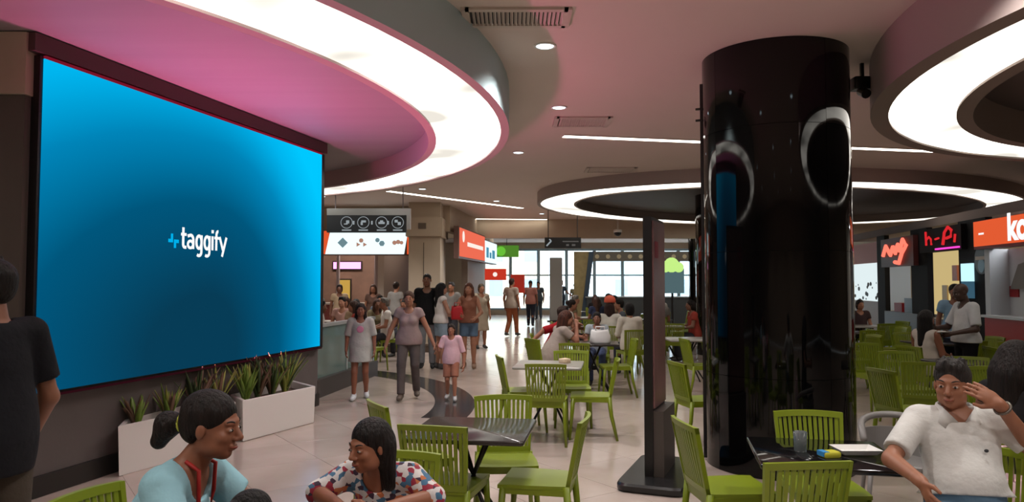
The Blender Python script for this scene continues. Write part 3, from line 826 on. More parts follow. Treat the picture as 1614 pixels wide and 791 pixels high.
# ------------------------------------------------------------------ left storefront with light-box sign
LY = 20.0
struct(MB().box(-14.6, -2.62, LY, LY + .3, 3.08, CEIL).build('wall_shop_head', M_beige))
struct(MB().box(-2.68, -1.86, 18.9, 20.4, 0, CEIL).build('column_square', M_beige), 'square beige pillar between the two left-hand storefronts')
MBp = MB().box(-2.30, -2.28, 18.893, 18.9, 0, 2.7).build('joint', mat('joint_brown', (96, 84, 72), .7), bpy.data.objects['column_square'])
MB().box(-2.75, -1.80, 18.82, 20.5, 2.86, 3.35).build('band', M_beige, bpy.data.objects['column_square'])
MB().box(-2.42, -2.22, 18.80, 18.82, 3.05, 3.2).build('vent_cover', mat('joint_brown', (96, 84, 72), .7), bpy.data.objects['column_square'])
M_orange = glow('orange_sign', (236, 92, 48), .9); M_whitebox = glow('white_lightbox', (226, 250, 255), 1.25)
sg = empty('lightbox_sign', (-6.2, LY - .05, 2.40)); tag(sg, 'long white and orange light-box sign over the left food shop', 'sign')
MB().box(0, 3.5, -.22, .0, 0, .68).build('housing', mat('sign_housing', (96, 70, 62), .5), sg)
MB().box(.0, 1.25, -.235, -.221, .03, .66).build('orange_panel', M_orange, sg)
MB().add([(1.15, -.24, .03), (3.28, -.24, .03), (3.36, -.24, .52), (3.36, -.24, .62), (1.28, -.24, .66), (1.15, -.225, .03), (3.28, -.225, .03), (3.36, -.225, .52), (3.36, -.225, .62), (1.28, -.225, .66)],
         [(0, 1, 2, 3, 4), (9, 8, 7, 6, 5), (0, 5, 6, 1), (1, 6, 7, 2), (2, 7, 8, 3), (3, 8, 9, 4), (4, 9, 5, 0)]).build('white_panel', M_whitebox, sg)
MB().box(3.36, 3.5, -.235, -.221, .03, .62).build('orange_panel', M_orange, sg)
M_logo = glow('sign_grey_print', (120, 150, 158), .8); M_logo2 = glow('sign_rust_print', (190, 140, 120), .8)
lz = .34
def disc(m_, cx, cz, r_, y_=-.246, n=14):
    v_ = [(cx + r_ * math.cos(2 * math.pi * i / n), y_, cz + r_ * math.sin(2 * math.pi * i / n)) for i in range(n)] + [(cx + r_ * math.cos(2 * math.pi * i / n), y_ + .005, cz + r_ * math.sin(2 * math.pi * i / n)) for i in range(n)]
    return m_.add(v_, [tuple(range(n))[::-1], tuple(range(n, 2 * n))] + [(i, (i + 1) % n, n + (i + 1) % n, n + i) for i in range(n)])
disc(MB(), 1.62, lz, .14, n=4).build('logo_diamond', M_logo, sg)
l2 = MB(); disc(l2, 2.12, lz + .06, .06); disc(l2, 2.03, lz - .05, .07, n=3); disc(l2, 2.21, lz - .05, .07, n=3); l2.build('logo_trefoil', M_logo2, sg)
l2 = MB(); disc(l2, 2.56, lz + .07, .06); disc(l2, 2.68, lz - .02, .08, n=6); l2.build('logo_dots', M_logo, sg)
l2 = MB(); disc(l2, 3.02, lz, .06); disc(l2, 3.12, lz + .02, .06); disc(l2, 3.21, lz, .05); l2.build('logo_cloud', M_logo2, sg)
l2 = MB().box(.72, 1.08, -.243, -.236, .30, .36); l2.build('white_print', glow('sign_white_print', (255, 240, 230), 1.0), sg)
# shop interior
struct(MB().box(-14.6, -2.3, 24.2, 24.4, 0, CEIL).build('wall_shop_back', mat('shop_wall_brown', (104, 78, 66), .7, var=.2, scale=2)))
struct(MB().box(-2.68, -2.45, 20.4, 24.3, 0, CEIL).build('wall_shop_side', mat('shop_wall_brown', (104, 78, 66), .7)))
for (x0, x1, z0, z1, rgb, e, nm, lab, cat) in ((-5.9, -5.0, 2.12, 2.34, (255, 150, 225), 2.5, 'neon_sign', 'glowing pink neon bar inside the left food shop', 'sign'),
        (-3.75, -3.2, .9, 2.6, (150, 20, 10), .35, 'menu_board', 'tall dark red lit panel inside the left food shop', 'panel'),
        (-4.5, -3.95, 1.0, 2.5, (90, 50, 60), .4, 'menu_board', 'dim brownish menu board beside the red panel', 'panel'),
        (-3.05, -2.75, 1.0, 2.5, (140, 150, 165), .5, 'menu_board', 'grey lit menu board by the square pillar', 'panel'),
        (-5.75, -5.35, 1.1, 1.75, (214, 170, 80), .8, 'menu_board', 'small yellow lit board under the pink neon bar', 'panel'),
        (-6.9, -6.3, 1.0, 2.2, (170, 90, 40), .6, 'menu_board', 'orange lit menu board at the screen\'s edge', 'panel')):
    r_ = empty(nm, (x0, 24.12, z0)); tag(r_, lab, cat)
    MB().box(-.04, x1 - x0 + .04, .0, .08, -.04, z1 - z0 + .04).build('frame', M_frame, r_)
    MB().box(0, x1 - x0, -.02, -.001, 0, z1 - z0).build('face', glow('face_%d_%d_%d' % rgb, rgb, e), r_)
r_ = empty('shop_counter', (-6.6, 22.2, 0)); tag(r_, 'long counter inside the left food shop', 'counter')
MB().box(0, 3.6, 0, .6, 0, 1.0).build('body', mat('counter_red', (96, 40, 34), .5), r_); MB().box(-.03, 3.63, -.04, .64, 1.0, 1.05).build('worktop', M_light, r_)
for px_, lab in ((-5.05, 'thin grey post inside the left food shop'), (-3.95, 'pale post in front of the red panel in the left food shop')):
    tag(MB().lathe([(.05, 0), (.05, 3.05)], 12, (px_, 21.2)).build('shop_post', mat('post_grey', (170, 162, 168), .4)), lab, 'post')
area('shop_ceiling_lamp', (-4.8, 22, 3.6), (0, 0, 0), 3, 1.5, 150, (1, .86, .74))

# hanging wayfinding sign
hs = empty('hanging_sign', (-3.55, 14.0, 2.62)); tag(hs, 'dark hanging sign with four round icons under a metal rail', 'sign')
MB().box(0, 1.52, -.05, .05, 0, .33).build('panel', mat('sign_navy', (40, 46, 52), .5), hs)
MB().box(0, 1.60, -.06, .06, .33, .46).build('rail', mat('brushed_metal', (188, 192, 192), .3, metal=.5), hs)
MB().box(1.53, 1.60, -.06, .06, .06, .33).build('end_bracket', mat('brushed_metal', (188, 192, 192), .3), hs)
MB().tube([(1.45, 0, .46), (1.45, 0, CEIL - 2.62)], .012, 8).build('rod', mat('post_grey', (170, 162, 168), .4), hs); MB().tube([(.15, 0, .46), (.15, 0, CEIL - 2.62)], .012, 8).build('rod', mat('post_grey', (170, 162, 168), .4), hs)
M_icon = glow('icon_print', (190, 200, 205), .55)
for k_, cx in enumerate((.38, .70, 1.05, 1.36)):
    ic = MB()
    n = 20
    for i in range(n):
        a0_, a1_ = 2 * math.pi * i / n, 2 * math.pi * (i + 1) / n
        ic.tube([(cx + .11 * math.cos(a0_), -.052, .19 + .11 * math.sin(a0_)), (cx + .11 * math.cos(a1_), -.052, .19 + .11 * math.sin(a1_))], .006, 4)
    ic = (ic.build('icon_ring', M_icon, hs), MB())[1]
    if k_ == 0: ic.box(cx - .05, cx + .02, -.056, -.051, .15, .17).box(cx - .01, cx + .05, -.056, -.051, .17, .23)
    elif k_ == 1: ic.box(cx - .04, cx + .05, -.056, -.051, .19, .23).box(cx - .05, cx - .01, -.056, -.051, .14, .2)
    elif k_ == 2: ic.box(cx - .06, cx + .06, -.056, -.051, .16, .20).box(cx - .03, cx + .03, -.056, -.051, .2, .23)
    else: ic.box(cx - .06, cx, -.056, -.051, .19, .24).box(cx, cx + .06, -.056, -.051, .14, .2)
    ic.build('pictogram', M_icon, hs)
    MB().box(cx - .09, cx + .09, -.056, -.051, .03, .055).build('caption', M_icon, hs)
    if k_: MB().box(cx - .20, cx - .17, -.056, -.051, .15, .22).build('divider', M_icon, hs)

# glass barrier and low plinth of the left seating area
gb = empty('glass_barrier', (-2.86, 10.5, 0), math.atan2(2.7, .36)); tag(gb, 'waist-high glass barrier on a dark plinth at the end of the screen wall', 'barrier')
L_ = math.hypot(.36, 2.7)
MB().box(0, L_, -.09, .09, 0, .26).build('plinth', mat('plinth_dark', (58, 52, 50), .4), gb)
for k_ in range(2): MB().box(k_ * L_ / 2 + .02, (k_ + 1) * L_ / 2 - .02, -.008, .008, .26, 1.0).build('glass_pane', mat('teal_glass', (150, 176, 172), .1, trans=.6), gb)
MB().box(0, L_, -.04, .04, 1.0, 1.05).build('top_rail', mat('brushed_metal', (188, 192, 192), .3), gb)
for k_ in range(3): MB().box(k_ * (L_ - .04) / 2, k_ * (L_ - .04) / 2 + .04, -.02, .02, .26, 1.0).build('post', mat('brushed_metal', (188, 192, 192), .3), gb)
r_ = empty('seating_plinth', (-3.4, 17.5, 0)); tag(r_, 'low brown plinth edging the crowded seating area', 'plinth')
MB().box(0, 1.75, 0, .3, 0, .16).build('body', mat('plinth_brown', (84, 70, 60), .5), r_); MB().box(-.02, 1.77, -.02, .32, .16, .2).build('coping', mat('coping_brown', (110, 96, 84), .4), r_)
tag(r_, 'low brown plinth edging the crowded seating area', 'plinth')

# ------------------------------------------------------------------ receding shops beyond the pillar
A_ = Vector((-1.68, 19.7, 0)); B2 = Vector((-.70, 27.5, 0)); dv = (B2 - A_); rot_ = math.atan2(dv.y, dv.x); LL = dv.length
struct(MB().box(0, LL, 0, .2, 3.05, CEIL).build('wall_shop_row_head', M_beige, loc=A_, rz=rot_))
struct(MB().box(1.2, 4.0, 2.2, 2.4, 0, 3.05).build('wall_shop_row', mat('shop_white', (196, 192, 186), .6), loc=A_, rz=rot_))
struct(MB().box(4.2, LL, .3, .5, 0, 3.05).build('wall_shop_row_end', mat('shop_taupe', (160, 146, 132), .6), loc=A_, rz=rot_))
rs = empty('lightbox_sign', A_ + Vector((.08, 0, 2.32)), rot_); tag(rs, 'red-orange light-box sign beyond the square pillar', 'sign')
MB().box(0, 4.4, -.16, -.02, 0, .88).build('housing', mat('sign_housing', (96, 70, 62), .5), rs)
MB().box(.1, 4.3, -.175, -.161, .06, .84).build('face', glow('coral_sign', (238, 110, 84), 1.0), rs)
MB().box(1.2, 3.9, -.182, -.176, .38, .5).build('white_print', glow('sign_white_print', (255, 240, 230), 1.0), rs)
disc(MB(), .6, .62, .16, -.182).build('white_spot', glow('sign_white_print', (255, 240, 230), 1.0), rs)
ws = empty('lightbox_sign', A_ + WD * 0 + dv.normalized() * 4.6 + Vector((0, 0, 2.32)), rot_); tag(ws, 'white light-box sign with blue print next to the red-orange one', 'sign')
MB().box(0, 3.0, -.16, -.02, 0, .8).build('housing', mat('sign_housing', (96, 70, 62), .5), ws)
MB().box(.05, 2.95, -.175, -.161, .04, .76).build('face', M_whitebox, ws)
MB().box(.5, 1.0, -.182, -.176, .2, .55).box(1.2, 1.6, -.182, -.176, .2, .4).box(1.8, 2.4, -.182, -.176, .2, .5).build('blue_print', glow('sign_blue_print', (90, 160, 190), .8), ws)
gs = empty('lightbox_sign', (-.68, 29, 2.68)); tag(gs, 'green sign with a bright leaf disc near the far windows', 'sign')
MB().box(0, .95, -.1, 0, 0, .46).build('face', glow('green_sign', (92, 150, 50), .7), gs); MB().tube([(.475, -.05, .46), (.475, -.05, CEIL - 2.68)], .012, 6).build('rod', M_frame, gs); disc(MB(), .24, .23, .19, -.106).build('disc', glow('green_bright', (110, 200, 60), .9), gs)
ps = empty('wall_sign', (-.95, 25.5, 1.75)); tag(ps, 'small glowing red sign below the white light-box', 'sign')
MB().box(0, .75, -.06, 0, 0, .4).build('face', glow('red_sign', (214, 60, 40), .8), ps); disc(MB(), .36, .2, .08, -.066).build('light_spot', glow('sign_white_print', (255, 240, 230), 1.0), ps)
rp = empty('poster_stand', (-.05, 26.0, 0)); tag(rp, 'red poster board standing behind the shopper in rust trousers', 'poster')
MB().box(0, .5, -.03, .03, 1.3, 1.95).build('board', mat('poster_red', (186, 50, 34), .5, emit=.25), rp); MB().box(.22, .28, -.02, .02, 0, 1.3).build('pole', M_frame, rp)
gp = empty('grey_pylon', (1.62, 31.5, 0)); tag(gp, 'slim grey pylon standing before the far windows', 'pylon')
MB().rbox(0, .55, -.08, .08, 0, 2.75, .05).build('body', mat('pylon_grey', (176, 174, 172), .5), gp); MB().box(-.1, .65, -.25, .25, 0, .05).build('foot', M_frame, gp)
bk = empty('hanging_sign', (.92, 20.5, 2.63)); tag(bk, 'black hanging sign with an arrow below the bulkhead', 'sign')
MB().box(0, 1.02, -.04, .04, 0, .30).build('panel', mat('sign_black', (16, 15, 16), .5), bk)
ar = MB(); ar.tube([(.05, -.045, .06), (.18, -.045, .2)], .025, 6).tube([(.18, -.045, .2), (.13, -.045, .25)], .02, 6); ar.build('arrow', M_icon, bk)
MB().box(.5, .95, -.048, -.041, .17, .2).box(.6, .68, -.048, -.041, .06, .11).box(.76, .86, -.048, -.041, .06, .11).build('print', glow('dim_print', (120, 116, 112), .5), bk)
for x_ in (.1, .92): MB().tube([(x_, 0, .3), (x_, 0, CEIL - 2.63)], .012, 6).build('rod', M_frame, bk)

# booth with a leaning tan end panel before the windows
bo = empty('snack_booth', (2.55, 30.0, 0)); tag(bo, 'snack booth with a leaning tan end panel and dotted header by the windows', 'booth')
def wedge(pts, y0, y1, nm, m):
    n = len(pts); MB().add([(x_, y0, z_) for x_, z_ in pts] + [(x_, y1, z_) for x_, z_ in pts], [tuple(range(n)), tuple(range(n, 2 * n))[::-1]] + [(i, i + n, (i + 1) % n + n, (i + 1) % n) for i in range(n)]).build(nm, m, bo)
wedge([(0, 0), (.25, 0), (.62, 2.95), (0, 2.95)], 0, .15, 'tan_panel', mat('tan_panel', (150, 136, 96), .6, var=.15, scale=5))
wedge([(.25, 0), (.45, 0), (.82, 2.95), (.62, 2.95)], -.03, .18, 'navy_edge', mat('navy_edge', (56, 74, 92), .5))
MB().box(.62, 5.2, 0, .3, 2.55, 2.95).build('header', mat('booth_header', (104, 100, 92), .6), bo)
for k_ in range(9):
    dd = MB(); disc(dd, .95 + k_ * .45, 2.74, .09, -.01); dd.build('dot', mat('dot_cream', (190, 180, 150), .6), bo)
MB().box(.5, 5.2, -.1, .5, 0, 1.05).build('counter', mat('booth_counter', (66, 72, 76), .5), bo)
MB().box(.45, 5.25, -.14, .55, 1.05, 1.1).build('worktop', mat('booth_top', (150, 158, 160), .3), bo)
MB().box(5.1, 5.25, 0, .3, 1.1, 2.55).build('end_post', mat('booth_header', (104, 100, 92), .6), bo)
lb = empty('leaf_sign', (5.05, 25.0, 2.05)); tag(lb, 'glowing lime cloud-shaped sign seen between totem and column', 'sign')
dd = MB(); disc(dd, .2, .16, .20, 0); disc(dd, .42, .22, .26, -.001); disc(dd, .66, .14, .18, -.002); dd.build('face', glow('lime_sign', (190, 232, 130), 1.1), lb)
MB().box(.05, .85, .01, .06, -.75, 0.1).build('menu_face', glow('teal_menu', (110, 140, 146), .5), lb)
MB().tube([(.45, .06, -2.05), (.45, .06, 0)], .04, 8).build('pole', M_frame, lb)

# ------------------------------------------------------------------ right-hand food counters
RA = Vector((8.0, 11.5, 0)); RB = Vector((9.2, 19.5, 0)); rd = (RB - RA).normalized(); rrot = math.atan2(rd.y, rd.x)
def rp_at(px, off=0.0):   # distance along the right row where the photo column px meets the plane at that offset
    k_ = (px - 807) / F; x0_ = RA.x - rd.y * off; y0_ = RA.y + rd.x * off; return (k_ * y0_ - x0_) / (rd.x - k_ * rd.y)
row = empty('shop_row_anchor', RA, rrot)
def rbox(name, p0, p1, z0, z1, o0, o1, m, parent=None):
    """box on the right row between photo columns p0 > p1 (near to far); o = offset towards the hall"""
    return MB().box(rp_at(p0), rp_at(p1), o0, o1, z0, z1).build(name, m, parent)
# local +y of the row points to the left = into the hall
def place(o): o.location = RA; o.rotation_euler = (0, 0, rrot); return o
bpy.data.objects.remove(row)
M_black = mat('shop_black', (16, 15, 17), .7, spec=.2)
struct(place(MB().box(rp_at(1760), rp_at(1340), -3.2, -3.0, 0, 2.9).build('wall_right_back', mat('kitchen_wall', (176, 166, 150), .6))))
struct(place(MB().box(rp_at(1760), rp_at(1340), -3.2, .02, 2.78, 2.95).build('ceiling_shop_row', mat('shop_roof', (120, 104, 98), .7))))
for k_, (p0, p1) in enumerate(((1560, 1516), (1466, 1440), (1398, 1386))):
    struct(place(MB().box(rp_at(p0), rp_at(p1), -.06, .05, 0, 2.78).build('column_shop', M_black)), ('broad black shopfront pier with a round badge', 'black shopfront pier between the two neon signs', 'black shopfront pier by the lit posters')[k_])
# orange sign
os_ = place(empty('fascia_sign')); tag(os_, 'orange shop sign with large white letters cut by the frame', 'sign')
s0, s1 = rp_at(1720, .22), rp_at(1536, .22)
MB().box(s0, s1, .02, .22, 2.22, 2.70).build('housing', mat('sign_maroon', (110, 24, 20), .5), os_)
MB().box(s0, s1 - .03, .2205, .235, 2.27, 2.69).build('face', glow('orange_fascia', (232, 94, 52), .95), os_)
o = text('ko', .58, M_white_e, os_, (rp_at(1589, .238), .238, 2.50), (R(90), 0, R(180)), sx=1.0, extrude=.003, align='LEFT', bold=.02)
MB().box(rp_at(1552, .236), rp_at(1544, .236), .236, .24, 2.46, 2.49).build('small_print', M_white_e, os_)
# white kiosk front under it with red counter
wk = place(empty('kiosk_front')); tag(wk, 'white kiosk front with a red counter under the orange sign', 'kiosk')
MB().box(s0, rp_at(1562, -.2), -.3, -.2, 1.1, 2.22).build('back_panel', mat('kiosk_white', (188, 192, 196), .4), wk)
MB().box(rp_at(1570), rp_at(1562), -.2, .1, 0, 2.22).build('side_jamb', mat('kiosk_grey', (176, 180, 184), .4), wk)
MB().box(s0, rp_at(1570), -.2, .2, .45, 1.08).build('counter', mat('counter_bright_red', (150, 16, 8), .45), wk); MB().box(s0, rp_at(1568), -.2, .24, 1.08, 1.12).build('worktop', mat('kiosk_white', (188, 192, 196), .4), wk)
MB().box(s0, rp_at(1570), -.2, .1, 0, .45).build('plinth', M_black, wk)
MB().box(rp_at(1582, -.2), rp_at(1576, -.2), -.199, -.19, 1.2, 2.1).build('dark_print', mat('print_dark', (70, 76, 80), .5), wk)
MB().box(rp_at(1606, -.2), rp_at(1592, -.2), -.199, -.18, 1.42, 1.60).build('red_notice', mat('notice_red', (140, 16, 28), .5), wk)
hood = MB(); pr_ = [(rp_at(1660, -.2), 1.55), (rp_at(1596, -.2), 1.55), (rp_at(1610, -.2), 1.95), (rp_at(1640, -.2), 2.05)]
n = 4; hood.add([(x_, -.199, z_) for x_, z_ in pr_] + [(x_, -.15, z_) for x_, z_ in pr_], [(0, 1, 2, 3), (7, 6, 5, 4)] + [(i, i + 4, (i + 1) % 4 + 4, (i + 1) % 4) for i in range(4)]); hood.build('grey_arch', mat('arch_grey', (120, 116, 112), .5), wk)
# badge and lit menu on the broad pier
bd = place(empty('round_badge')); tag(bd, 'round dark badge sign on the broad black pier', 'sign')
c0 = (rp_at(1547, .075), 2.05)
def rdisc(nm, cx, cz, r_, y_, m, n=24):
    o_ = MB().add([(cx + r_ * math.cos(2 * math.pi * i / n), y_, cz + r_ * math.sin(2 * math.pi * i / n)) for i in range(n)] + [(cx + r_ * math.cos(2 * math.pi * i / n), y_ - .02, cz + r_ * math.sin(2 * math.pi * i / n)) for i in range(n)],
                  [tuple(range(n))[::-1], tuple(range(n, 2 * n))] + [(i, (i + 1) % n, n + (i + 1) % n, n + i) for i in range(n)]); return o_.build(nm, m, bd)
rdisc('plate', c0[0], c0[1], .25, .075, mat('badge_slate', (66, 76, 84), .4)); rdisc('blue_lower', c0[0], c0[1] - .1, .12, .08, mat('badge_blue', (104, 138, 160), .4))
MB().box(c0[0] - .2, c0[0] + .2, .076, .083, 2.05, 2.11).build('stripe', mat('badge_stripe', (170, 160, 150), .5), bd)
lm = place(empty('menu_lightbox')); tag(lm, 'pale blue lit menu box at the edge of the broad black pier', 'sign')
MB().box(rp_at(1533, .08), rp_at(1516, .08), .055, .1, 1.68, 2.0).build('face', glow('menu_blue', (190, 236, 250), 1.2), lm); MB().box(rp_at(1533, .08), rp_at(1516, .08), .055, .1, 1.38, 1.68).build('lower_face', glow('menu_slate', (70, 110, 132), .6), lm)
# middle shop: red neon above a cream lit hatch
ns = place(empty('neon_sign')); tag(ns, 'dark fascia with blurred red neon letters over the cream-lit hatch', 'sign')
s0, s1 = rp_at(1516, .15), rp_at(1450, .15)
MB().box(s0, s1, .0, .15, 2.26, 2.72).build('panel', M_black, ns)
M_neon = glow('neon_red', (214, 40, 46), 1.0); M_neonm = glow('neon_magenta', (255, 70, 200), 1.3)
def q(u, z): return (s1 + (s0 - s1) * u, .17, 2.26 + .46 * z)
for pts_, r_ in (([q(.20, .9), q(.21, .3)], .02), ([q(.22, .55), q(.28, .66), q(.33, .55), q(.34, .3)], .02), ([q(.44, .52), q(.52, .55)], .02), ([q(.62, .25), q(.66, .75), q(.74, .95), q(.82, .8), q(.80, .55), q(.70, .5)], .028), ([q(.88, .3), q(.90, .62)], .02)):
    MB().tube(pts_, r_, 6).build('neon_tube', M_neon, ns, True)
MB().box(s0 + .05, s0 + .55 * (s1 - s0), .151, .19, 2.29, 2.32).build('neon_bar', M_neonm, ns)
hw = place(empty('serving_hatch')); tag(hw, 'cream-lit serving hatch framed in black under the red neon letters', 'hatch')
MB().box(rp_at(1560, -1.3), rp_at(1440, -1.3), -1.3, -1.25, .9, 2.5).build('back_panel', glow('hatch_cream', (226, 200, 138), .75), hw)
MB().box(rp_at(1494, -1.25), rp_at(1486, -1.25), -1.249, -1.22, .95, 1.6).build('door_panel', mat('hatch_door', (190, 160, 100), .5), hw)
MB().box(rp_at(1512, -1.25), rp_at(1504, -1.25), -1.249, -1.2, 1.7, 2.05).build('framed_notice', mat('notice_brown', (150, 84, 60), .5), hw)
MB().box(s0, s1, -.3, .1, 0, .95).build('counter', mat('counter_grey', (84, 80, 76), .4), hw)
# left shop: red script neon over a grey hatch
n2 = place(empty('neon_sign')); tag(n2, 'glowing red script neon on a dark panel, farther of the two', 'sign')
s0, s1 = rp_at(1440, .15), rp_at(1389, .15)
MB().box(s0, s1, .0, .15, 2.02, 2.66).build('panel', mat('panel_maroon', (70, 18, 16), .5), n2)
def q(u, z): return (s1 + (s0 - s1) * u, .18, 2.02 + .64 * z)
nb = MB(); nb.tube([q(.12, .4), q(.22, .75), q(.3, .55), q(.36, .4), q(.45, .7)], .045, 6).tube([q(.45, .7), q(.52, .45), q(.6, .75), q(.66, .5)], .045, 6).tube([q(.66, .5), q(.75, .9), q(.85, .7), q(.72, .45), q(.62, .1), q(.5, .15)], .045, 6)
nb.build('neon_script', glow('neon_coral', (255, 110, 90), 1.6), n2, True)
h2 = place(empty('serving_hatch')); tag(h2, 'grey serving hatch with a dark machine under the script neon', 'hatch')
MB().box(rp_at(1438, -1.3), rp_at(1380, -1.3), -1.3, -1.25, .9, 2.3).build('back_panel', mat('hatch_grey', (160, 152, 146), .5), h2)
MB().box(s0, s1, -.3, .1, 0, 1.0).build('counter', mat('counter_grey', (84, 80, 76), .4), h2)
MB().box(rp_at(1436), rp_at(1424), -.25, .0, 1.0, 1.32).build('coffee_machine', mat('machine_dark', (50, 56, 60), .3), h2); MB().box(rp_at(1420), rp_at(1408), -.25, .0, 1.0, 1.2).build('red_box', mat('notice_red', (140, 16, 28), .5), h2)
# lit posters
lp = place(empty('poster_wall')); tag(lp, 'bright white lit poster wall with a pale pink top by the column edge', 'poster')
MB().box(rp_at(1386), rp_at(1330), -.1, .0, 0, 1.2).build('base_panel', mat('hatch_grey', (160, 152, 146), .5), lp)
MB().box(rp_at(1386), rp_at(1330), -.1, .0, 1.2, 2.15).build('lit_face', glow('poster_glow', (226, 240, 242), 1.0), lp)
MB().box(rp_at(1386), rp_at(1330), -.1, .02, 2.15, 2.66).build('pink_top', mat('poster_pink', (206, 150, 148), .6), lp)
rg = random.Random(5); fl_ = MB()
for k_ in range(26):
    cx = rp_at(1386) + rg.random() ** .8 * (rp_at(1340) - rp_at(1386)); cz = 1.22 + .45 * rg.random() ** 1.6; r_ = rg.uniform(.02, .07); nn = 7
    fl_.add([(cx + r_ * 1.6 * math.cos(2 * math.pi * i / nn), .003, cz + r_ * math.sin(2 * math.pi * i / nn)) for i in range(nn)], [tuple(range(nn))[::-1]])
fl_.build('floral_print', mat('print_grey', (84, 92, 96), .6), lp)
area('kiosk_lamp', (9.2, 11.2, 2.7), (0, 0, rrot), 1.5, 2, 70, (.95, .97, 1)); area('hatch_lamp', (10.2, 15.8, 2.7), (0, 0, rrot), 1.5, 1.5, 30, (1, .9, .75))
# ------------------------------------------------------------------ people: smooth bodies grown from distance fields
V3 = lambda *a: np.array(a, dtype=float)
def rotx(d): c, s_ = math.cos(R(d)), math.sin(R(d)); return np.array([[1, 0, 0], [0, c, -s_], [0, s_, c]])
def roty(d): c, s_ = math.cos(R(d)), math.sin(R(d)); return np.array([[c, 0, s_], [0, 1, 0], [-s_, 0, c]])
def rotz(d): c, s_ = math.cos(R(d)), math.sin(R(d)); return np.array([[c, -s_, 0], [s_, c, 0], [0, 0, 1]])
def RC(a, b_, ra, rb, cut=False, k=None): return ('rc', np.array(a, float), np.array(b_, float), ra, rb, cut, k)
def EL(c, r_, M=None, k=None): return ('el', np.array(c, float), np.array(r_, float), M, None, False, k)
def SUB(p_): return ('-',) + (p_,)
def CUT(pt, nrm): return ('cut', np.array(pt, float), np.array(nrm, float) / np.linalg.norm(nrm))   # removes the side the normal points to
def pd(p_, X, Y, Z):
    if p_[0] == 'rc':
        _, a, b_, ra, rb, cut, _k = p_
        d = b_ - a; L2 = float(d @ d) + 1e-9
        t0 = ((X - a[0]) * d[0] + (Y - a[1]) * d[1] + (Z - a[2]) * d[2]) / L2
        t = np.clip(t0, 0, 1)
        q = np.sqrt((X - a[0] - t * d[0]) ** 2 + (Y - a[1] - t * d[1]) ** 2 + (Z - a[2] - t * d[2]) ** 2) - (ra + (rb - ra) * t)
        if cut: q = np.maximum(q, (t0 - 1) * math.sqrt(L2))
        return q
    _, c, r_, M, *_r = p_
    x, y, z = X - c[0], Y - c[1], Z - c[2]
    if M is not None:
        x, y, z = (M[0, 0] * x + M[1, 0] * y + M[2, 0] * z), (M[0, 1] * x + M[1, 1] * y + M[2, 1] * z), (M[0, 2] * x + M[1, 2] * y + M[2, 2] * z)
    k0 = np.sqrt((x / r_[0]) ** 2 + (y / r_[1]) ** 2 + (z / r_[2]) ** 2)
    k1 = np.sqrt((x / r_[0] ** 2) ** 2 + (y / r_[1] ** 2) ** 2 + (z / r_[2] ** 2) ** 2) + 1e-9
    return k0 * (k0 - 1) / k1
def bounds(p_):
    if p_[0] == 'rc':
        r_ = max(p_[3], p_[4]); return np.minimum(p_[1], p_[2]) - r_, np.maximum(p_[1], p_[2]) + r_
    r_ = max(p_[2]); return p_[1] - r_, p_[1] + r_
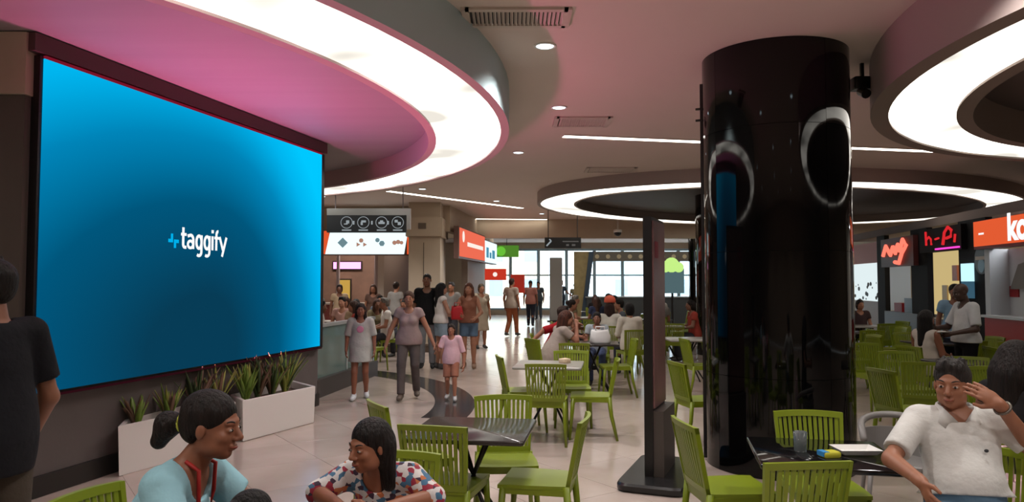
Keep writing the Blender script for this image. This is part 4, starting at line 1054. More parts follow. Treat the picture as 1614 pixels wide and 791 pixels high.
def sdf_mesh(prims, v, k=.03):
    pos = [p_ for p_ in prims if p_[0] in ('rc', 'el')]
    lo = np.min([bounds(p_)[0] for p_ in pos], 0) - 3 * v - .01; hi = np.max([bounds(p_)[1] for p_ in pos], 0) + 3 * v + .01
    n = np.ceil((hi - lo) / v).astype(int) + 1
    D = np.full(n, .12, np.float32)
    ax = [(lo[i] + v * np.arange(n[i])).astype(np.float32) for i in range(3)]
    for p_ in prims:
        if p_[0] == 'cut':
            q = (ax[0][:, None, None] - p_[1][0]) * p_[2][0] + (ax[1][None, :, None] - p_[1][1]) * p_[2][1] + (ax[2][None, None, :] - p_[1][2]) * p_[2][2]
            np.maximum(D, q.astype(np.float32), out=D); continue
        sub = p_[0] == '-'
        if sub: p_ = p_[1]
        kk = p_[6] if p_[6] else k
        b0, b1 = bounds(p_); m_ = kk + 2.5 * v
        i0 = np.clip(np.floor((b0 - m_ - lo) / v).astype(int), 0, n - 1); i1 = np.clip(np.ceil((b1 + m_ - lo) / v).astype(int) + 1, 1, n)
        sl = tuple(slice(i0[i], i1[i]) for i in range(3))
        if any(s_.stop <= s_.start for s_ in sl): continue
        d = pd(p_, ax[0][sl[0]][:, None, None], ax[1][sl[1]][None, :, None], ax[2][sl[2]][None, None, :]).astype(np.float32)
        A = D[sl]
        if sub:
            h = np.clip(.5 - .5 * (A + d) / kk, 0, 1); D[sl] = A * (1 - h) - d * h + kk * h * (1 - h)
        else:
            h = np.clip(.5 + .5 * (A - d) / kk, 0, 1); D[sl] = A * (1 - h) + d * h - kk * h * (1 - h)
    S = D < 0
    c8 = [(0, 0, 0), (1, 0, 0), (0, 1, 0), (1, 1, 0), (0, 0, 1), (1, 0, 1), (0, 1, 1), (1, 1, 1)]
    cnt = np.zeros(n - 1, np.int8)
    for a, b_, c in c8: cnt += S[a:n[0] - 1 + a, b_:n[1] - 1 + b_, c:n[2] - 1 + c]
    act = (cnt > 0) & (cnt < 8)
    I = np.argwhere(act)
    if len(I) == 0: return np.zeros((0, 3)), np.zeros((0, 4), int)
    vals = np.stack([D[I[:, 0] + a, I[:, 1] + b_, I[:, 2] + c] for a, b_, c in c8], 1)
    acc = np.zeros((len(I), 3)); w = np.zeros(len(I))
    for e0, e1 in ((0, 1), (2, 3), (4, 5), (6, 7), (0, 2), (1, 3), (4, 6), (5, 7), (0, 4), (1, 5), (2, 6), (3, 7)):
        a, b_ = vals[:, e0], vals[:, e1]; cr = (a < 0) != (b_ < 0)
        t = np.where(cr, a / np.where(cr, a - b_, 1), 0)
        p0 = np.array(c8[e0]); dd_ = np.array(c8[e1]) - p0
        acc += np.where(cr[:, None], p0 + t[:, None] * dd_, 0); w += cr
    P = lo + (I + acc / w[:, None]) * v
    idx = np.full(n - 1, -1, np.int32); idx[act] = np.arange(len(I))
    faces = []
    for ax_ in range(3):
        u, w_ = (ax_ + 1) % 3, (ax_ + 2) % 3
        sl0 = [slice(None)] * 3; sl1 = [slice(None)] * 3; sl0[ax_] = slice(0, n[ax_] - 1); sl1[ax_] = slice(1, n[ax_])
        s0_, s1_ = S[tuple(sl0)], S[tuple(sl1)]
        E_ = np.argwhere(s0_ != s1_); E_ = E_[(E_[:, u] > 0) & (E_[:, w_] > 0) & (E_[:, u] < n[u] - 1) & (E_[:, w_] < n[w_] - 1)]
        if len(E_) == 0: continue
        flip = ~s0_[E_[:, 0], E_[:, 1], E_[:, 2]]
        q = []
        for du, dw in ((0, 0), (-1, 0), (-1, -1), (0, -1)):
            o_ = E_.copy(); o_[:, u] += du; o_[:, w_] += dw; q.append(idx[o_[:, 0], o_[:, 1], o_[:, 2]])
        q = np.stack(q, 1); q[flip] = q[flip][:, ::-1]
        faces.append(q)
    return P, np.concatenate(faces)
def link_mesh(name, parts, m, parent):
    vs = []; fs = []; o_ = 0
    for P, Q in parts:
        if len(P) == 0: continue
        vs.append(P); fs.append(Q + o_); o_ += len(P)
    if not vs: return None
    vs = np.concatenate(vs); fs = np.concatenate(fs)
    me = bpy.data.meshes.new(name)
    me.vertices.add(len(vs)); me.vertices.foreach_set('co', vs.astype(np.float32).ravel())
    me.loops.add(len(fs) * 4); me.loops.foreach_set('vertex_index', fs.astype(np.int32).ravel())
    me.polygons.add(len(fs)); me.polygons.foreach_set('loop_start', np.arange(len(fs), dtype=np.int32) * 4)
    me.update(calc_edges=True); me.validate(); me.shade_smooth(); me.materials.append(m)
    o = bpy.data.objects.new(name, me); COL.objects.link(o); o.parent = parent
    return o

def skin(rgb): return mat('skin_%d_%d_%d' % rgb, rgb, .5, var=.06, scale=14)
def cloth(rgb, var=.10): return mat('cloth_%d_%d_%d' % rgb, rgb, .85, var=var, scale=5, bump=1.0, bscale=7, spec=.2)
def hairm(rgb): return mat('hair_%d_%d_%d' % rgb, rgb, .55, var=.6, scale=60, bump=1.0, bscale=90, stretch=(1, 1, .12), spec=.3)
def floral():
    if 'floral_cloth' in MATS: return MATS['floral_cloth']
    m = mat('floral_cloth', (210, 205, 205), .8, bump=.3, bscale=12); nt = m.node_tree; b_ = nt.nodes['Principled BSDF']
    tc = nt.nodes.new('ShaderNodeTexCoord'); vo = nt.nodes.new('ShaderNodeTexVoronoi'); vo.inputs['Scale'].default_value = 46
    nt.links.new(tc.outputs['Object'], vo.inputs['Vector'])
    r_ = nt.nodes.new('ShaderNodeValToRGB'); r_.color_ramp.interpolation = 'CONSTANT'
    sp = nt.nodes.new('ShaderNodeSeparateColor'); nt.links.new(vo.outputs['Color'], sp.inputs[0]); nt.links.new(sp.outputs[0], r_.inputs[0])
    for i, (p_, c) in enumerate(((0, (214, 208, 206)), (.34, (150, 40, 60)), (.5, (70, 110, 140)), (.64, (206, 200, 200)), (.78, (60, 40, 60)), (.9, (190, 110, 70)))):
        e = r_.color_ramp.elements[i] if i < 2 else r_.color_ramp.elements.new(p_)
        e.position = p_; e.color = (*lin(c), 1)
    nt.links.new(r_.outputs[0], b_.inputs['Base Color']); return m

def person(label, x, y, a, H=1.68, seated=False, lean=0, side=0, hy=0, hp=0, ht=0, arms=None, legs=None, sk=(150, 100, 74), hair='short', hc=(22, 17, 15),
           top=None, sleeve=.5, hem=-.10, neck=1.0, bottom=None, leg_to=1.0, shoes=(60, 58, 58), fem=False, fat=1.0, lod=1, group=None, hand=None, belt=None, skirt=None, z=0.0, turn=0, seat=.455, drop=0.0):
    s = H / 1.7
    root = empty('person', (x, y, z), -R(a)); tag(root, label, 'person', group)
    vb, vh, vd, vc = ((.008, .0058, .0058, .0085), (.016, .009, .008, .014), (.026, .015, .012, .024), (.032, .02, .02, .028))[lod]
    RU = rotz(-turn) @ roty(side) @ rotx(-lean)
    pel = V3(0, 0, (seat + .095) / s if seated else .93)
    U = lambda *o_: pel + RU @ V3(*o_)
    HR = rotz(-hy) @ rotx(-hp) @ roty(ht)
    hc_ = U(0, .01, .565) + HR @ V3(0, .022, .10 - drop)
    Hd = lambda *o_: hc_ + HR @ V3(*o_)
    sh = {1: U(.175 if not fem else .16, -.01, .455), -1: U(-.175 if not fem else -.16, -.01, .455)}
    arms = arms or {}
    elb = {}; wri = {}
    for q in (1, -1):
        k_ = 'R' if q == 1 else 'L'
        if k_ in arms: elb[q], wri[q] = V3(*arms[k_][0]) / s, V3(*arms[k_][1]) / s
        elif seated: elb[q], wri[q] = sh[q] + V3(q * .05, .06, -.26), sh[q] + V3(-q * .02, .29, -.31)
        else: elb[q], wri[q] = sh[q] + V3(q * .06, -.02, -.27), sh[q] + V3(q * .075, .05, -.51)
    hip = {q: pel + rotz(-turn * .3) @ V3(q * .09, 0, -.03) for q in (1, -1)}
    legs = legs or {}
    kn = {}; an = {}
    for q in (1, -1):
        k_ = 'R' if q == 1 else 'L'
        if k_ in legs: kn[q], an[q] = V3(*legs[k_][0]) / s, V3(*legs[k_][1]) / s
        elif seated: kn[q], an[q] = V3(q * .12, .42, .50 / s), V3(q * .12, .38, .085)
        else: kn[q], an[q] = V3(q * .095, .02, .49), V3(q * .10, -.02, .085)
    S = lambda P: (P[0] * s, P[1])
    fd = fat
    torso = lambda t: [EL(pel, (.155 * fd + t, .108 * fd + t, .115 + t), RU), EL(U(0, .012 + .03 * (fd - 1), .14), (.135 * fd + t, .098 * fd * fd + t, .15 + t), RU, .06), EL(U(0, 0, .31), (.150 * (.94 if fem else 1) * (1 + .5 * (fd - 1)) + t, .105 + t, .18 + t), RU, .06),
                       RC(sh[1] + RU @ V3(-.03, 0, 0), sh[-1] + RU @ V3(.03, 0, 0), .058 + t, .058 + t, k=.05)] + ([EL(U(q * .065, .075, .31), (.062 + t, .058 + t, .06 + t), RU, .03) for q in (1, -1)] if fem else [])
    armp = lambda q: [RC(sh[q], elb[q], .050, .040, k=.03), RC(elb[q], wri[q], .042, .027, k=.02)]
    legp = lambda q: [RC(hip[q], kn[q], .082, .056, k=.03), RC(kn[q], an[q], .056, .036, k=.02), EL(kn[q] * .62 + an[q] * .38 + V3(0, -.018, 0), (.05, .05, .11), None, .03)]
    foot = lambda q: [RC(an[q] + V3(0, -.02, -.045), an[q] + V3(q * .015, .13, -.055), .036, .03, k=.02)]
    neckp = [RC(U(0, -.01, .45), Hd(0, -.018, -.07), .062, .052 if not fem else .046, k=.03)]
    headp = [EL(Hd(0, -.012, .03), (.074, .094, .086), HR), EL(Hd(0, .022, -.035), (.060, .068, .078), HR, .02), EL(Hd(0, .055, -.094), (.026, .026, .022), HR, .02),
             EL(Hd(.036, .018, -.068), (.028, .045, .034), HR, .02), EL(Hd(-.036, .018, -.068), (.028, .045, .034), HR, .02),
             EL(Hd(.036, .058, -.030), (.025, .024, .022), HR, .015), EL(Hd(-.036, .058, -.030), (.025, .024, .022), HR, .015),
             EL(Hd(0, .076, .020), (.050, .016, .014), HR, .012)]
    for q in (1, -1): headp += [SUB(EL(Hd(q * .031, .100, -.002), (.019, .016, .011), HR, .010)), EL(Hd(q * .031, .076, -.003), (.016, .013, .012), HR, .004), EL(Hd(q * .075, -.006, -.012), (.009, .017, .028), HR, .008)]
    headp += [RC(Hd(0, .086, .006), Hd(0, .108, -.031), .008, .0125, k=.010), EL(Hd(.012, .098, -.037), (.010, .010, .008), HR, .006), EL(Hd(-.012, .098, -.037), (.010, .010, .008), HR, .006),
              EL(Hd(0, .087, -.063), (.024, .011, .006), HR, .006), EL(Hd(0, .085, -.074), (.020, .011, .007), HR, .006)]
    def handp(q):
        k_ = 'R' if q == 1 else 'L'
        d = wri[q] - elb[q]; d = d / np.linalg.norm(d); nr = V3(-q, 0, 0) if abs(d[0]) < .8 else V3(0, 0, -1); curl = 28
        if hand and k_ in hand:
            hh = hand[k_]
            if hh[0] is not None: d = V3(*hh[0]); d = d / np.linalg.norm(d)
            if hh[1] is not None: nr = V3(*hh[1])
            if len(hh) > 2: curl = hh[2]
        nr = nr - d * (nr @ d); nr = nr / np.linalg.norm(nr); ac = np.cross(d, nr)
        fwd_ = V3(0, 1, 0) if abs(d[1]) < .75 else V3(0, 0, 1)
        if ac @ fwd_ < 0: ac = -ac            # thumb side
        w0 = wri[q]; M_ = np.stack([ac, d, nr], 1)
        pr = [RC(elb[q] * .12 + w0 * .88, w0 + d * .01, .029, .027, k=.01), EL(w0 + d * .048, (.040, .054, .016), M_, .012)]
        for f_, (o_, ln) in enumerate(((.030, .068), (.011, .076), (-.009, .070), (-.028, .055))):
            p0 = w0 + d * (.088 - abs(o_) * .25) + ac * o_; c1, c2 = R(curl), R(curl * 2.1)
            d1 = d * math.cos(c1) + nr * math.sin(c1) + ac * o_ * 2.2; d2 = d * math.cos(c2) + nr * math.sin(c2) + ac * o_ * 1.4
            p1 = p0 + d1 * ln * .55; p2 = p1 + d2 * ln * .5
            pr += [RC(p0, p1, .0095, .0088, k=.004), RC(p1, p2, .0088, .0075, k=.004)]
        t0 = w0 + d * .025 + ac * .028; t1 = t0 + (d * .7 + ac * .62 + nr * .35) * .042; t2 = t1 + (d * .9 + ac * .15 + nr * .4) * .034
        return pr + [RC(t0, t1, .0135, .0105, k=.008), RC(t1, t2, .0105, .0085, k=.004)]
    ms = skin(sk)
    body = torso(-.012) + armp(1) + armp(-1) + legp(1) + legp(-1) + neckp + foot(1) + foot(-1)
    if lod == 0:
        vs_ = [S(sdf_mesh(torso(-.012) + legp(1) + legp(-1) + foot(1) + foot(-1), .02, .03)), S(sdf_mesh(armp(1) + handp(1), vd / s, .012)), S(sdf_mesh(armp(-1) + handp(-1), vd / s, .012)), S(sdf_mesh(neckp + headp, vh / s * .8, .02))]
        if fem or True: vs_.append(S(sdf_mesh([RC(sh[1] + RU @ V3(-.03, 0, 0), sh[-1] + RU @ V3(.03, 0, 0), .05, .05), EL(U(0, 0, .31), (.14, .098, .18), RU, .06)] + neckp, .01, .05)))
    else:
        vs_ = [S(sdf_mesh(body, vb, .02)), S(sdf_mesh(neckp[:0] + [RC(Hd(0, -.018, -.11), Hd(0, -.018, -.07), .05, .05, k=.03)] + headp, vh, .02))]
        if lod < 3: vs_ += [S(sdf_mesh(handp(1), vd, .01)), S(sdf_mesh(handp(-1), vd, .01))]
    link_mesh('body', vs_, ms, root)
    # face
    if lod < 2:
        for q in (1, -1):
            c = Hd(q * .031, .082, -.003) * s
            e = MB().add([tuple(HR @ V3(*v_)) for v_ in (lambda b_: b_.v)(MB().sphere((0, 0, 0), (.0130 * s, .0105 * s, .0062 * s), 12, 8))], MB().sphere((0, 0, 0), 1, 12, 8).f).build('eye', mat('eye_white', (164, 152, 142), .3), root, True); e.location = c
            f2 = HR @ V3(0, .0060, 0) * s; MB().sphere(tuple(f2), (.0068 * s, .0060 * s, .0062 * s), 10, 8).build('iris', mat('eye_dark', (26, 16, 12), .2), e, True)
            bp_ = [tuple(Hd(q * (.014 + .036 * t), .0890 - .014 * t * t, .020 + .008 * math.sin(t * 2.4)) * s) for t in np.linspace(0, 1, 5)]
            MB().tube(bp_, [.0026 * s, .0036 * s, .0036 * s, .003 * s, .0016 * s], 6).build('eyebrow', mat('brow', (30, 22, 18), .7), root, True)
        lp_ = [tuple(Hd(t * .023, .0965 - .012 * t * t, -.0685 + .002 * t * t) * s) for t in np.linspace(-1, 1, 7)]
        MB().tube(lp_, [.0015 * s, .004 * s, .0055 * s, .006 * s, .0055 * s, .004 * s, .0015 * s], 6).build('lips', mat('lips_%d' % sk[0], tuple(int(c_ * f_) for c_, f_ in zip(sk, (.92, .70, .72))), .4), root, True)
    # hair
    hm = hairm(hc)
    if hair:
        cap = [EL(Hd(0, -.020, .040), (.084, .100, .088), HR)]
        facecut = [SUB(EL(Hd(0, .125, -.045), (.078, .085, .098), HR, .01)), SUB(EL(Hd(.085, .055, -.10), (.05, .055, .10), HR, .01)), SUB(EL(Hd(-.085, .055, -.10), (.05, .055, .10), HR, .01))]
        hpz = []
        if hair == 'short': hpz = cap + [EL(Hd(0, -.05, -.005), (.072, .062, .075), HR, .02), EL(Hd(0, .035, .100), (.058, .045, .028), HR, .02)] + [SUB(EL(Hd(0, .128, -.030), (.074, .085, .103), HR, .01))] + [SUB(EL(Hd(q * .085, .060, -.065), (.05, .062, .10), HR, .01)) for q in (1, -1)] + [SUB(EL(Hd(q * .085, .0, -.04), (.03, .028, .045), HR, .01)) for q in (1, -1)]
        if hair == 'short' and lod == 0:
            rh = random.Random(4)
            hpz = hpz + [RC(Hd(u_, .055 - .05 * v_, .085 + .012 * v_), Hd(u_ * 1.05 + rh.uniform(-.012, .012), .058 - .05 * v_ + rh.uniform(-.01, .02), .118 + .010 * v_ + rh.uniform(0, .010) - 4 * u_ * u_), .017, .007, k=.012) for v_ in (0, .5, 1.0, 1.6) for u_ in (-.048, -.025, 0, .025, .048)]
        elif hair == 'buzz': hpz = [EL(Hd(0, -.016, .034), (.077, .097, .086), HR)] + facecut + [CUT(Hd(0, 0, -.005), HR @ V3(0, -.2, -1))]
        elif hair == 'bob': hpz = cap + [EL(Hd(0, -.045, -.03), (.088, .075, .11), HR, .03)] + facecut
        elif hair == 'bangs': hpz = cap + [EL(Hd(0, -.045, -.02), (.088, .075, .10), HR, .03), RC(Hd(.05, -.06, -.02), Hd(.055, -.06, -.20), .045, .03, k=.03), RC(Hd(-.05, -.06, -.02), Hd(-.055, -.06, -.20), .045, .03, k=.03), RC(Hd(0, -.08, 0), Hd(0, -.09, -.24), .06, .045, k=.03)] + [SUB(EL(Hd(0, .125, -.062), (.072, .085, .085), HR, .01))]
        elif hair == 'long': hpz = cap + [RC(Hd(q * .05, -.045, .0), Hd(q * .085, -.045, -.26), .052, .042, k=.03) for q in (1, -1)] + [RC(Hd(0, -.075, 0), Hd(0, -.10, -.34), .075, .06, k=.04)] + facecut[:1] + [SUB(EL(Hd(q * .04, .10, -.12), (.05, .07, .16), HR, .01)) for q in (1, -1)]
        elif hair == 'mane': hpz = cap + [EL(Hd(0, -.04, -.06), (.125, .115, .17), HR, .03), RC(Hd(0, -.07, -.1), Hd(0, -.10, -.42), .12, .10, k=.05)] + [SUB(EL(Hd(0, .15, -.06), (.085, .11, .13), HR, .01))]
        elif hair == 'tail': hpz = cap + [EL(Hd(0, -.055, -.005), (.072, .06, .07), HR, .02)] + facecut + [SUB(EL(Hd(q * .085, .01, -.045), (.03, .03, .05), HR, .01)) for q in (1, -1)] + [RC(Hd(0, -.11, .0), Hd(-.01, -.17, -.02), .028, .045, k=.015), RC(Hd(-.01, -.17, -.02), Hd(-.015, -.20, -.085), .046, .03, k=.02)]
        elif hair == 'bun': hpz = cap + [EL(Hd(0, -.05, -.005), (.072, .06, .07), HR, .02)] + facecut + [EL(Hd(0, -.11, .05), (.05, .045, .045), HR, .01)]
        link_mesh('hair', [S(sdf_mesh(hpz, vh if lod else vh, .015))], hm, root)
        if hair == 'tail': MB().tube([tuple(Hd(.02 * math.cos(t) * 1.6, -.113, .0 + .02 * math.sin(t) * 1.6) * s) for t in np.linspace(0, 6.28, 14)], .007 * s, 6).build('hair_tie', mat('hair_tie', (190, 196, 70), .6), root, True)
    # clothes
    if top:
        mt = floral() if top == 'floral' else cloth(top)
        pr = torso(.013) + [EL(pel + RU @ V3(0, 0, .01), (.207 * fd, .142 * fd, .15 + max(0, -hem) * 1.5), RU, .04)]
        for q in (1, -1):
            d = elb[q] - sh[q]
            if sleeve > 1.0:
                pr += [RC(sh[q], elb[q], .066, .054, k=.03), RC(elb[q], elb[q] + (wri[q] - elb[q]) * (sleeve - 1), .054, .044, True, .02)]
            elif sleeve > 0: pr += [RC(sh[q], sh[q] + d * sleeve, .067, .066, True, .03)]
        pr += [SUB(RC(U(0, .02, .475), U(0, .06, .62), .078 * neck, .10 * neck, k=.012)), CUT(U(0, 0, hem), RU @ V3(0, 0, -1))]
        if sleeve == 0: pr += [SUB(EL(sh[q] + RU @ V3(q * .06, 0, .0), (.06, .09, .10), RU, .01)) for q in (1, -1)]
        if skirt: pr = pr[:-1] + [RC(pel, pel + V3(0, 0, -skirt), .15, .22, True, .05), CUT(pel + V3(0, 0, -skirt), (0, 0, -1))]
        link_mesh('shirt' if not skirt else 'dress', [S(sdf_mesh(pr, vc, .03))], mt, root)
    if bottom:
        mb = cloth(bottom, .22)
        pr = [EL(pel, (.163 * fd, .116 * fd, .12)), EL(U(0, .012 + .03 * (fd - 1), .14), (.135 * fd + .007, .098 * fd * fd + .007, .157), RU, .05)]
        cuts = [CUT(U(0, 0, max(.10, hem + .06)), RU @ V3(0, 0, 1))]
        prl = []
        for q in (1, -1):
            if leg_to <= .5: prl += [RC(hip[q], hip[q] + (kn[q] - hip[q]) * leg_to * 2, .100, .092, True, .03)]
            else: prl += [RC(hip[q], kn[q], .096, .072, k=.03), RC(kn[q], kn[q] + (an[q] - kn[q]) * (leg_to * 2 - 1), .071, .060, True, .02)]
        link_mesh('trousers' if leg_to > .6 else 'shorts', [S(sdf_mesh(pr + cuts + prl, vc, .03))], mb, root)
    if shoes and lod < 3:
        for q in (1, -1):
            c = an[q]
            link_mesh('shoe', [S(sdf_mesh([RC(c + V3(0, -.03, -.035), c + V3(q * .012, .07, -.048), .046, .044, k=.02), RC(c + V3(q * .01, .05, -.05), c + V3(q * .02, .15, -.056), .042, .034, k=.02), RC(c + V3(0, -.015, 0), c + V3(0, -.01, .03), .046, .046, True, .02), CUT(c + V3(0, 0, -.084), (0, 0, -1))], max(vc, .010), .02))], mat('shoe_%d_%d_%d' % shoes, shoes, .6), root)
    root['_s'] = s
    return root, dict(s=s, U=U, Hd=Hd, HR=HR, sh=sh, elb=elb, wri=wri, pel=pel)

BLK = (22, 22, 24); DEN = (74, 92, 112)
# --- foreground
person('man in a black T-shirt cut off by the left edge of the frame', -2.35, 3.32, -72, H=1.74, top=(27, 27, 32), sleeve=.72, hem=-.16, bottom=(74, 66, 58), leg_to=.5, lod=0, sk=(140, 92, 70), hy=-15,
       arms={'R': ((.27, -.02, 1.10), (.27, .12, .86)), 'L': ((-.26, -.04, 1.12), (-.27, .03, .87))})
_, J = person('ponytailed woman in a pale blue T-shirt with a red strap', -1.40, 2.68, 92, H=1.70, seated=True, lean=29, fem=True, fat=1.08, hy=2, hp=6, hair='tail', hc=(26, 17, 14), sk=(142, 90, 66), top=(148, 192, 204), sleeve=.95, neck=1.15, bottom=DEN, lod=0,
       arms={'R': ((.24, .30, .80), (.14, .52, .775)), 'L': ((-.22, .32, .82), (-.05, .50, .775))})
o = MB(); s_ = J['s']
pts = [J['Hd'](.055, -.055, -.125), J['Hd'](.062, .0, -.150), J['U'](.06, .095, .44), J['U'](.045, .14, .34), J['U'](.03, .155, .2)]
pts2 = [J['Hd'](-.055, -.055, -.125), J['Hd'](-.062, .0, -.150), J['U'](-.06, .095, .44), J['U'](-.03, .14, .34), J['U'](.0, .155, .2)]
for pp in (pts, pts2): o.tube([tuple(q_ * s_) for q_ in pp], .0075, 6, sx=1.0)
pr_ = [c_ for c_ in bpy.data.objects if c_.name.startswith('person')][-1]
o.build('neck_strap', mat('red_strap', (160, 24, 18), .6), bpy.data.objects[pr_.name] if False else _, True)
person('child of whom only the dark hair shows at the bottom edge', -.75, 2.10, 35, H=1.10, seated=True, hair='bun', hc=(20, 16, 16), sk=(142, 92, 70), top=(180, 120, 130), bottom=(70, 80, 110), lod=0, fem=False)
person('girl in a floral blouse leaning on the table, looking left', -.50, 3.26, 190, H=1.44, seated=True, lean=38, fem=True, hy=30, hp=6, hair='bangs', hc=(24, 17, 16), sk=(146, 92, 66), top='floral', sleeve=1.05, neck=.85, bottom=(60, 66, 90), lod=0,
       arms={'R': ((.24, .30, .80), (.03, .50, .79)), 'L': ((-.24, .28, .80), (-.06, .47, .79))}, seat=.455)
_, J = person('man in a white polo shirt and jeans, hand raised to his forehead', 2.13, 3.46, 198, H=1.62, seated=True, lean=-14, side=2, hy=24, hp=2, fat=1.24, seat=.475, drop=.03, hair='short', hc=(44, 39, 37), sk=(150, 98, 72), top=(206, 204, 200), sleeve=.80, hem=.09, neck=.95, bottom=(96, 124, 146), lod=0,
       arms={'R': ((.33, .08, .82), (.25, .31, .78)), 'L': ((-.30, -.08, .87), (-.115, .10, 1.10))},
       hand={'R': ((-.25, .6, -.75), (-1, 0, -.2), 25), 'L': ((.80, -.04, .58), (.1, -.85, -.4), 14)}, legs={'R': ((.16, .40, .56), (.15, .40, .09)), 'L': ((-.20, .38, .56), (-.24, .38, .09))})
mp_ = _
M_polo = cloth((206, 204, 200)); s_ = J['s']
for q in (1, -1):    # collar leaves
    pp = [J['U'](q * .015, .085, .405), J['U'](q * .07, .065, .475), J['U'](q * .085, .0, .50), J['U'](q * .05, -.06, .515)]
    c_ = MB(); vs = []
    for k_, p_ in enumerate(pp):
        n_ = RC; up_ = V3(0, 0, .028 + .004 * k_); o_ = V3(q * .014, .016 if k_ < 2 else 0, -.012)
        vs += [p_ * s_, (p_ + up_) * s_, (p_ + o_ * 1.6 - V3(0, 0, .02)) * s_]
    fs = []
    for k_ in range(3): b0 = 3 * k_; fs += [(b0, b0 + 1, b0 + 4, b0 + 3), (b0 + 1, b0 + 2, b0 + 5, b0 + 4)]
    oo = c_.add([tuple(v_) for v_ in vs], fs).build('collar', M_polo, mp_, True); sm = oo.modifiers.new('s', 'SOLIDIFY'); sm.thickness = .004
lgp = J['U'](-.085, .128, .30) * s_; MB().sphere(tuple(lgp), (.010, .006, .008), 8, 6).build('chest_logo', mat('logo_dark', (40, 40, 44), .6), mp_)
wr = J['wri'][-1] * s_; el_ = J['elb'][-1] * s_; dd_ = (wr - el_) / np.linalg.norm(wr - el_); c0_ = wr - dd_ * .025
M_w = mat('watch_metal', (120, 112, 104), .25, metal=.8)
pe = np.cross(dd_, V3(0, 0, 1)); pe /= np.linalg.norm(pe); pf = np.cross(dd_, pe)
MB().tube([tuple(c0_ + .033 * (pe * math.cos(t) + pf * math.sin(t))) for t in np.linspace(0, 6.283, 18)], .007, 6).build('wristwatch', M_w, mp_, True)
person('long-haired woman in black seated at the right edge', 2.98, 4.40, 62, H=1.64, seated=True, fem=True, lean=8, hair='mane', hc=(24, 15, 13), sk=(128, 82, 62), top=(26, 23, 25), sleeve=.3, bottom=(28, 26, 30), lod=1, hy=25,
       arms={'R': ((.27, .12, .80), (.22, .36, .80)), 'L': ((-.25, .12, .82), (-.12, .36, .80))})

# --- walkers
stride = {'R': ((.09, .14, .50), (.09, .18, .10)), 'L': ((-.09, .04, .50), (-.10, -.14, .11))}
stride2 = {'L': ((-.09, .13, .47), (-.09, .16, .10)), 'R': ((.09, .04, .47), (.10, -.12, .11))}
_, J = person('girl with long dark hair in an oversized grey T-shirt walking', -2.17, 10.5, 172, H=1.35, fem=False, hair='long', hc=(36, 22, 20), sk=(140, 88, 66), top=(176, 176, 172), sleeve=.95, skirt=.26, bottom=(176, 176, 172), leg_to=.3, shoes=(200, 206, 210), lod=1, legs={'R': ((.075, .1, .39), (.08, .12, .075)), 'L': ((-.075, .03, .39), (-.08, -.10, .08))})
s_ = J['s']; MB().sphere(tuple(J['U'](0, .118, .32) * s_), (.05, .012, .05), 12, 8).build('pink_print', mat('print_pink', (200, 130, 160), .8), _); MB().sphere(tuple(J['U'](0, .108, .12) * s_), (.06, .016, .07), 12, 8).build('tan_print', mat('print_tan', (196, 160, 110), .8), _)
_, J = person('woman in a mauve-grey T-shirt and grey jeans holding the small girl\'s hand', -1.47, 10.45, 178, H=1.52, fem=True, fat=1.05, hair='bun', hc=(74, 48, 34), sk=(158, 108, 84), top=(148, 128, 126), sleeve=.3, hem=-.06, bottom=(90, 82, 80), shoes=(90, 78, 68), lod=1, legs=stride,
       arms={'R': ((.26, .0, .98), (.32, .04, .77)), 'L': ((-.27, .0, .98), (-.36, .04, .77))})
person('small girl in a pink T-shirt holding the woman\'s hand', -.86, 10.4, 182, H=1.06, hair='bangs', hc=(40, 24, 20), sk=(164, 110, 86), top=(216, 178, 188), sleeve=.8, hem=-.12, bottom=(166, 112, 92), leg_to=.45, shoes=(190, 190, 190), lod=1, legs={'R': ((.055, .03, .30), (.06, -.06, .07)), 'L': ((-.055, .08, .31), (-.06, .10, .06))},
       arms={'R': ((.17, .02, .70), (.185, .03, .74)), 'L': ((-.18, -.02, .62), (-.18, .03, .48))})
person('man in a black T-shirt standing before the square pillar', -1.66, 14.3, 180, H=1.82, fat=1.12, hair='buzz', hc=(18, 15, 14), sk=(122, 82, 62), top=(17, 17, 19), sleeve=.75, hem=-.14, bottom=(120, 122, 126), shoes=BLK, lod=1)
person('woman with long black hair and a white top, seen from the side', -1.38, 14.15, 60, H=1.64, fem=True, hair='long', hc=(18, 14, 14), sk=(158, 112, 90), top=(206, 200, 196), sleeve=.1, hem=-.02, bottom=(138, 156, 172), leg_to=.3, lod=1, arms={'R': ((.25, .06, 1.08), (.14, .30, 1.04)), 'L': ((-.22, .05, 1.06), (-.1, .28, 1.0))})
_, J = person('woman with long brown hair in denim shorts carrying something red', -.84, 14.25, 185, H=1.64, fem=True, hair='long', hc=(88, 50, 34), sk=(158, 110, 86), top=(128, 84, 66), sleeve=0, hem=-.02, bottom=(84, 106, 128), leg_to=.32, shoes=(130, 100, 80), lod=1,
       arms={'R': ((.24, .06, 1.10), (.14, .26, 1.04)), 'L': ((-.24, .0, 1.08), (-.16, .2, .98))})
rb = bag(-1.05, 13.98, .95, .24, .1, .26, mat('red_bag', (168, 16, 26), .5), 'red bag carried in front of the brown-haired woman', 'hand_bag')

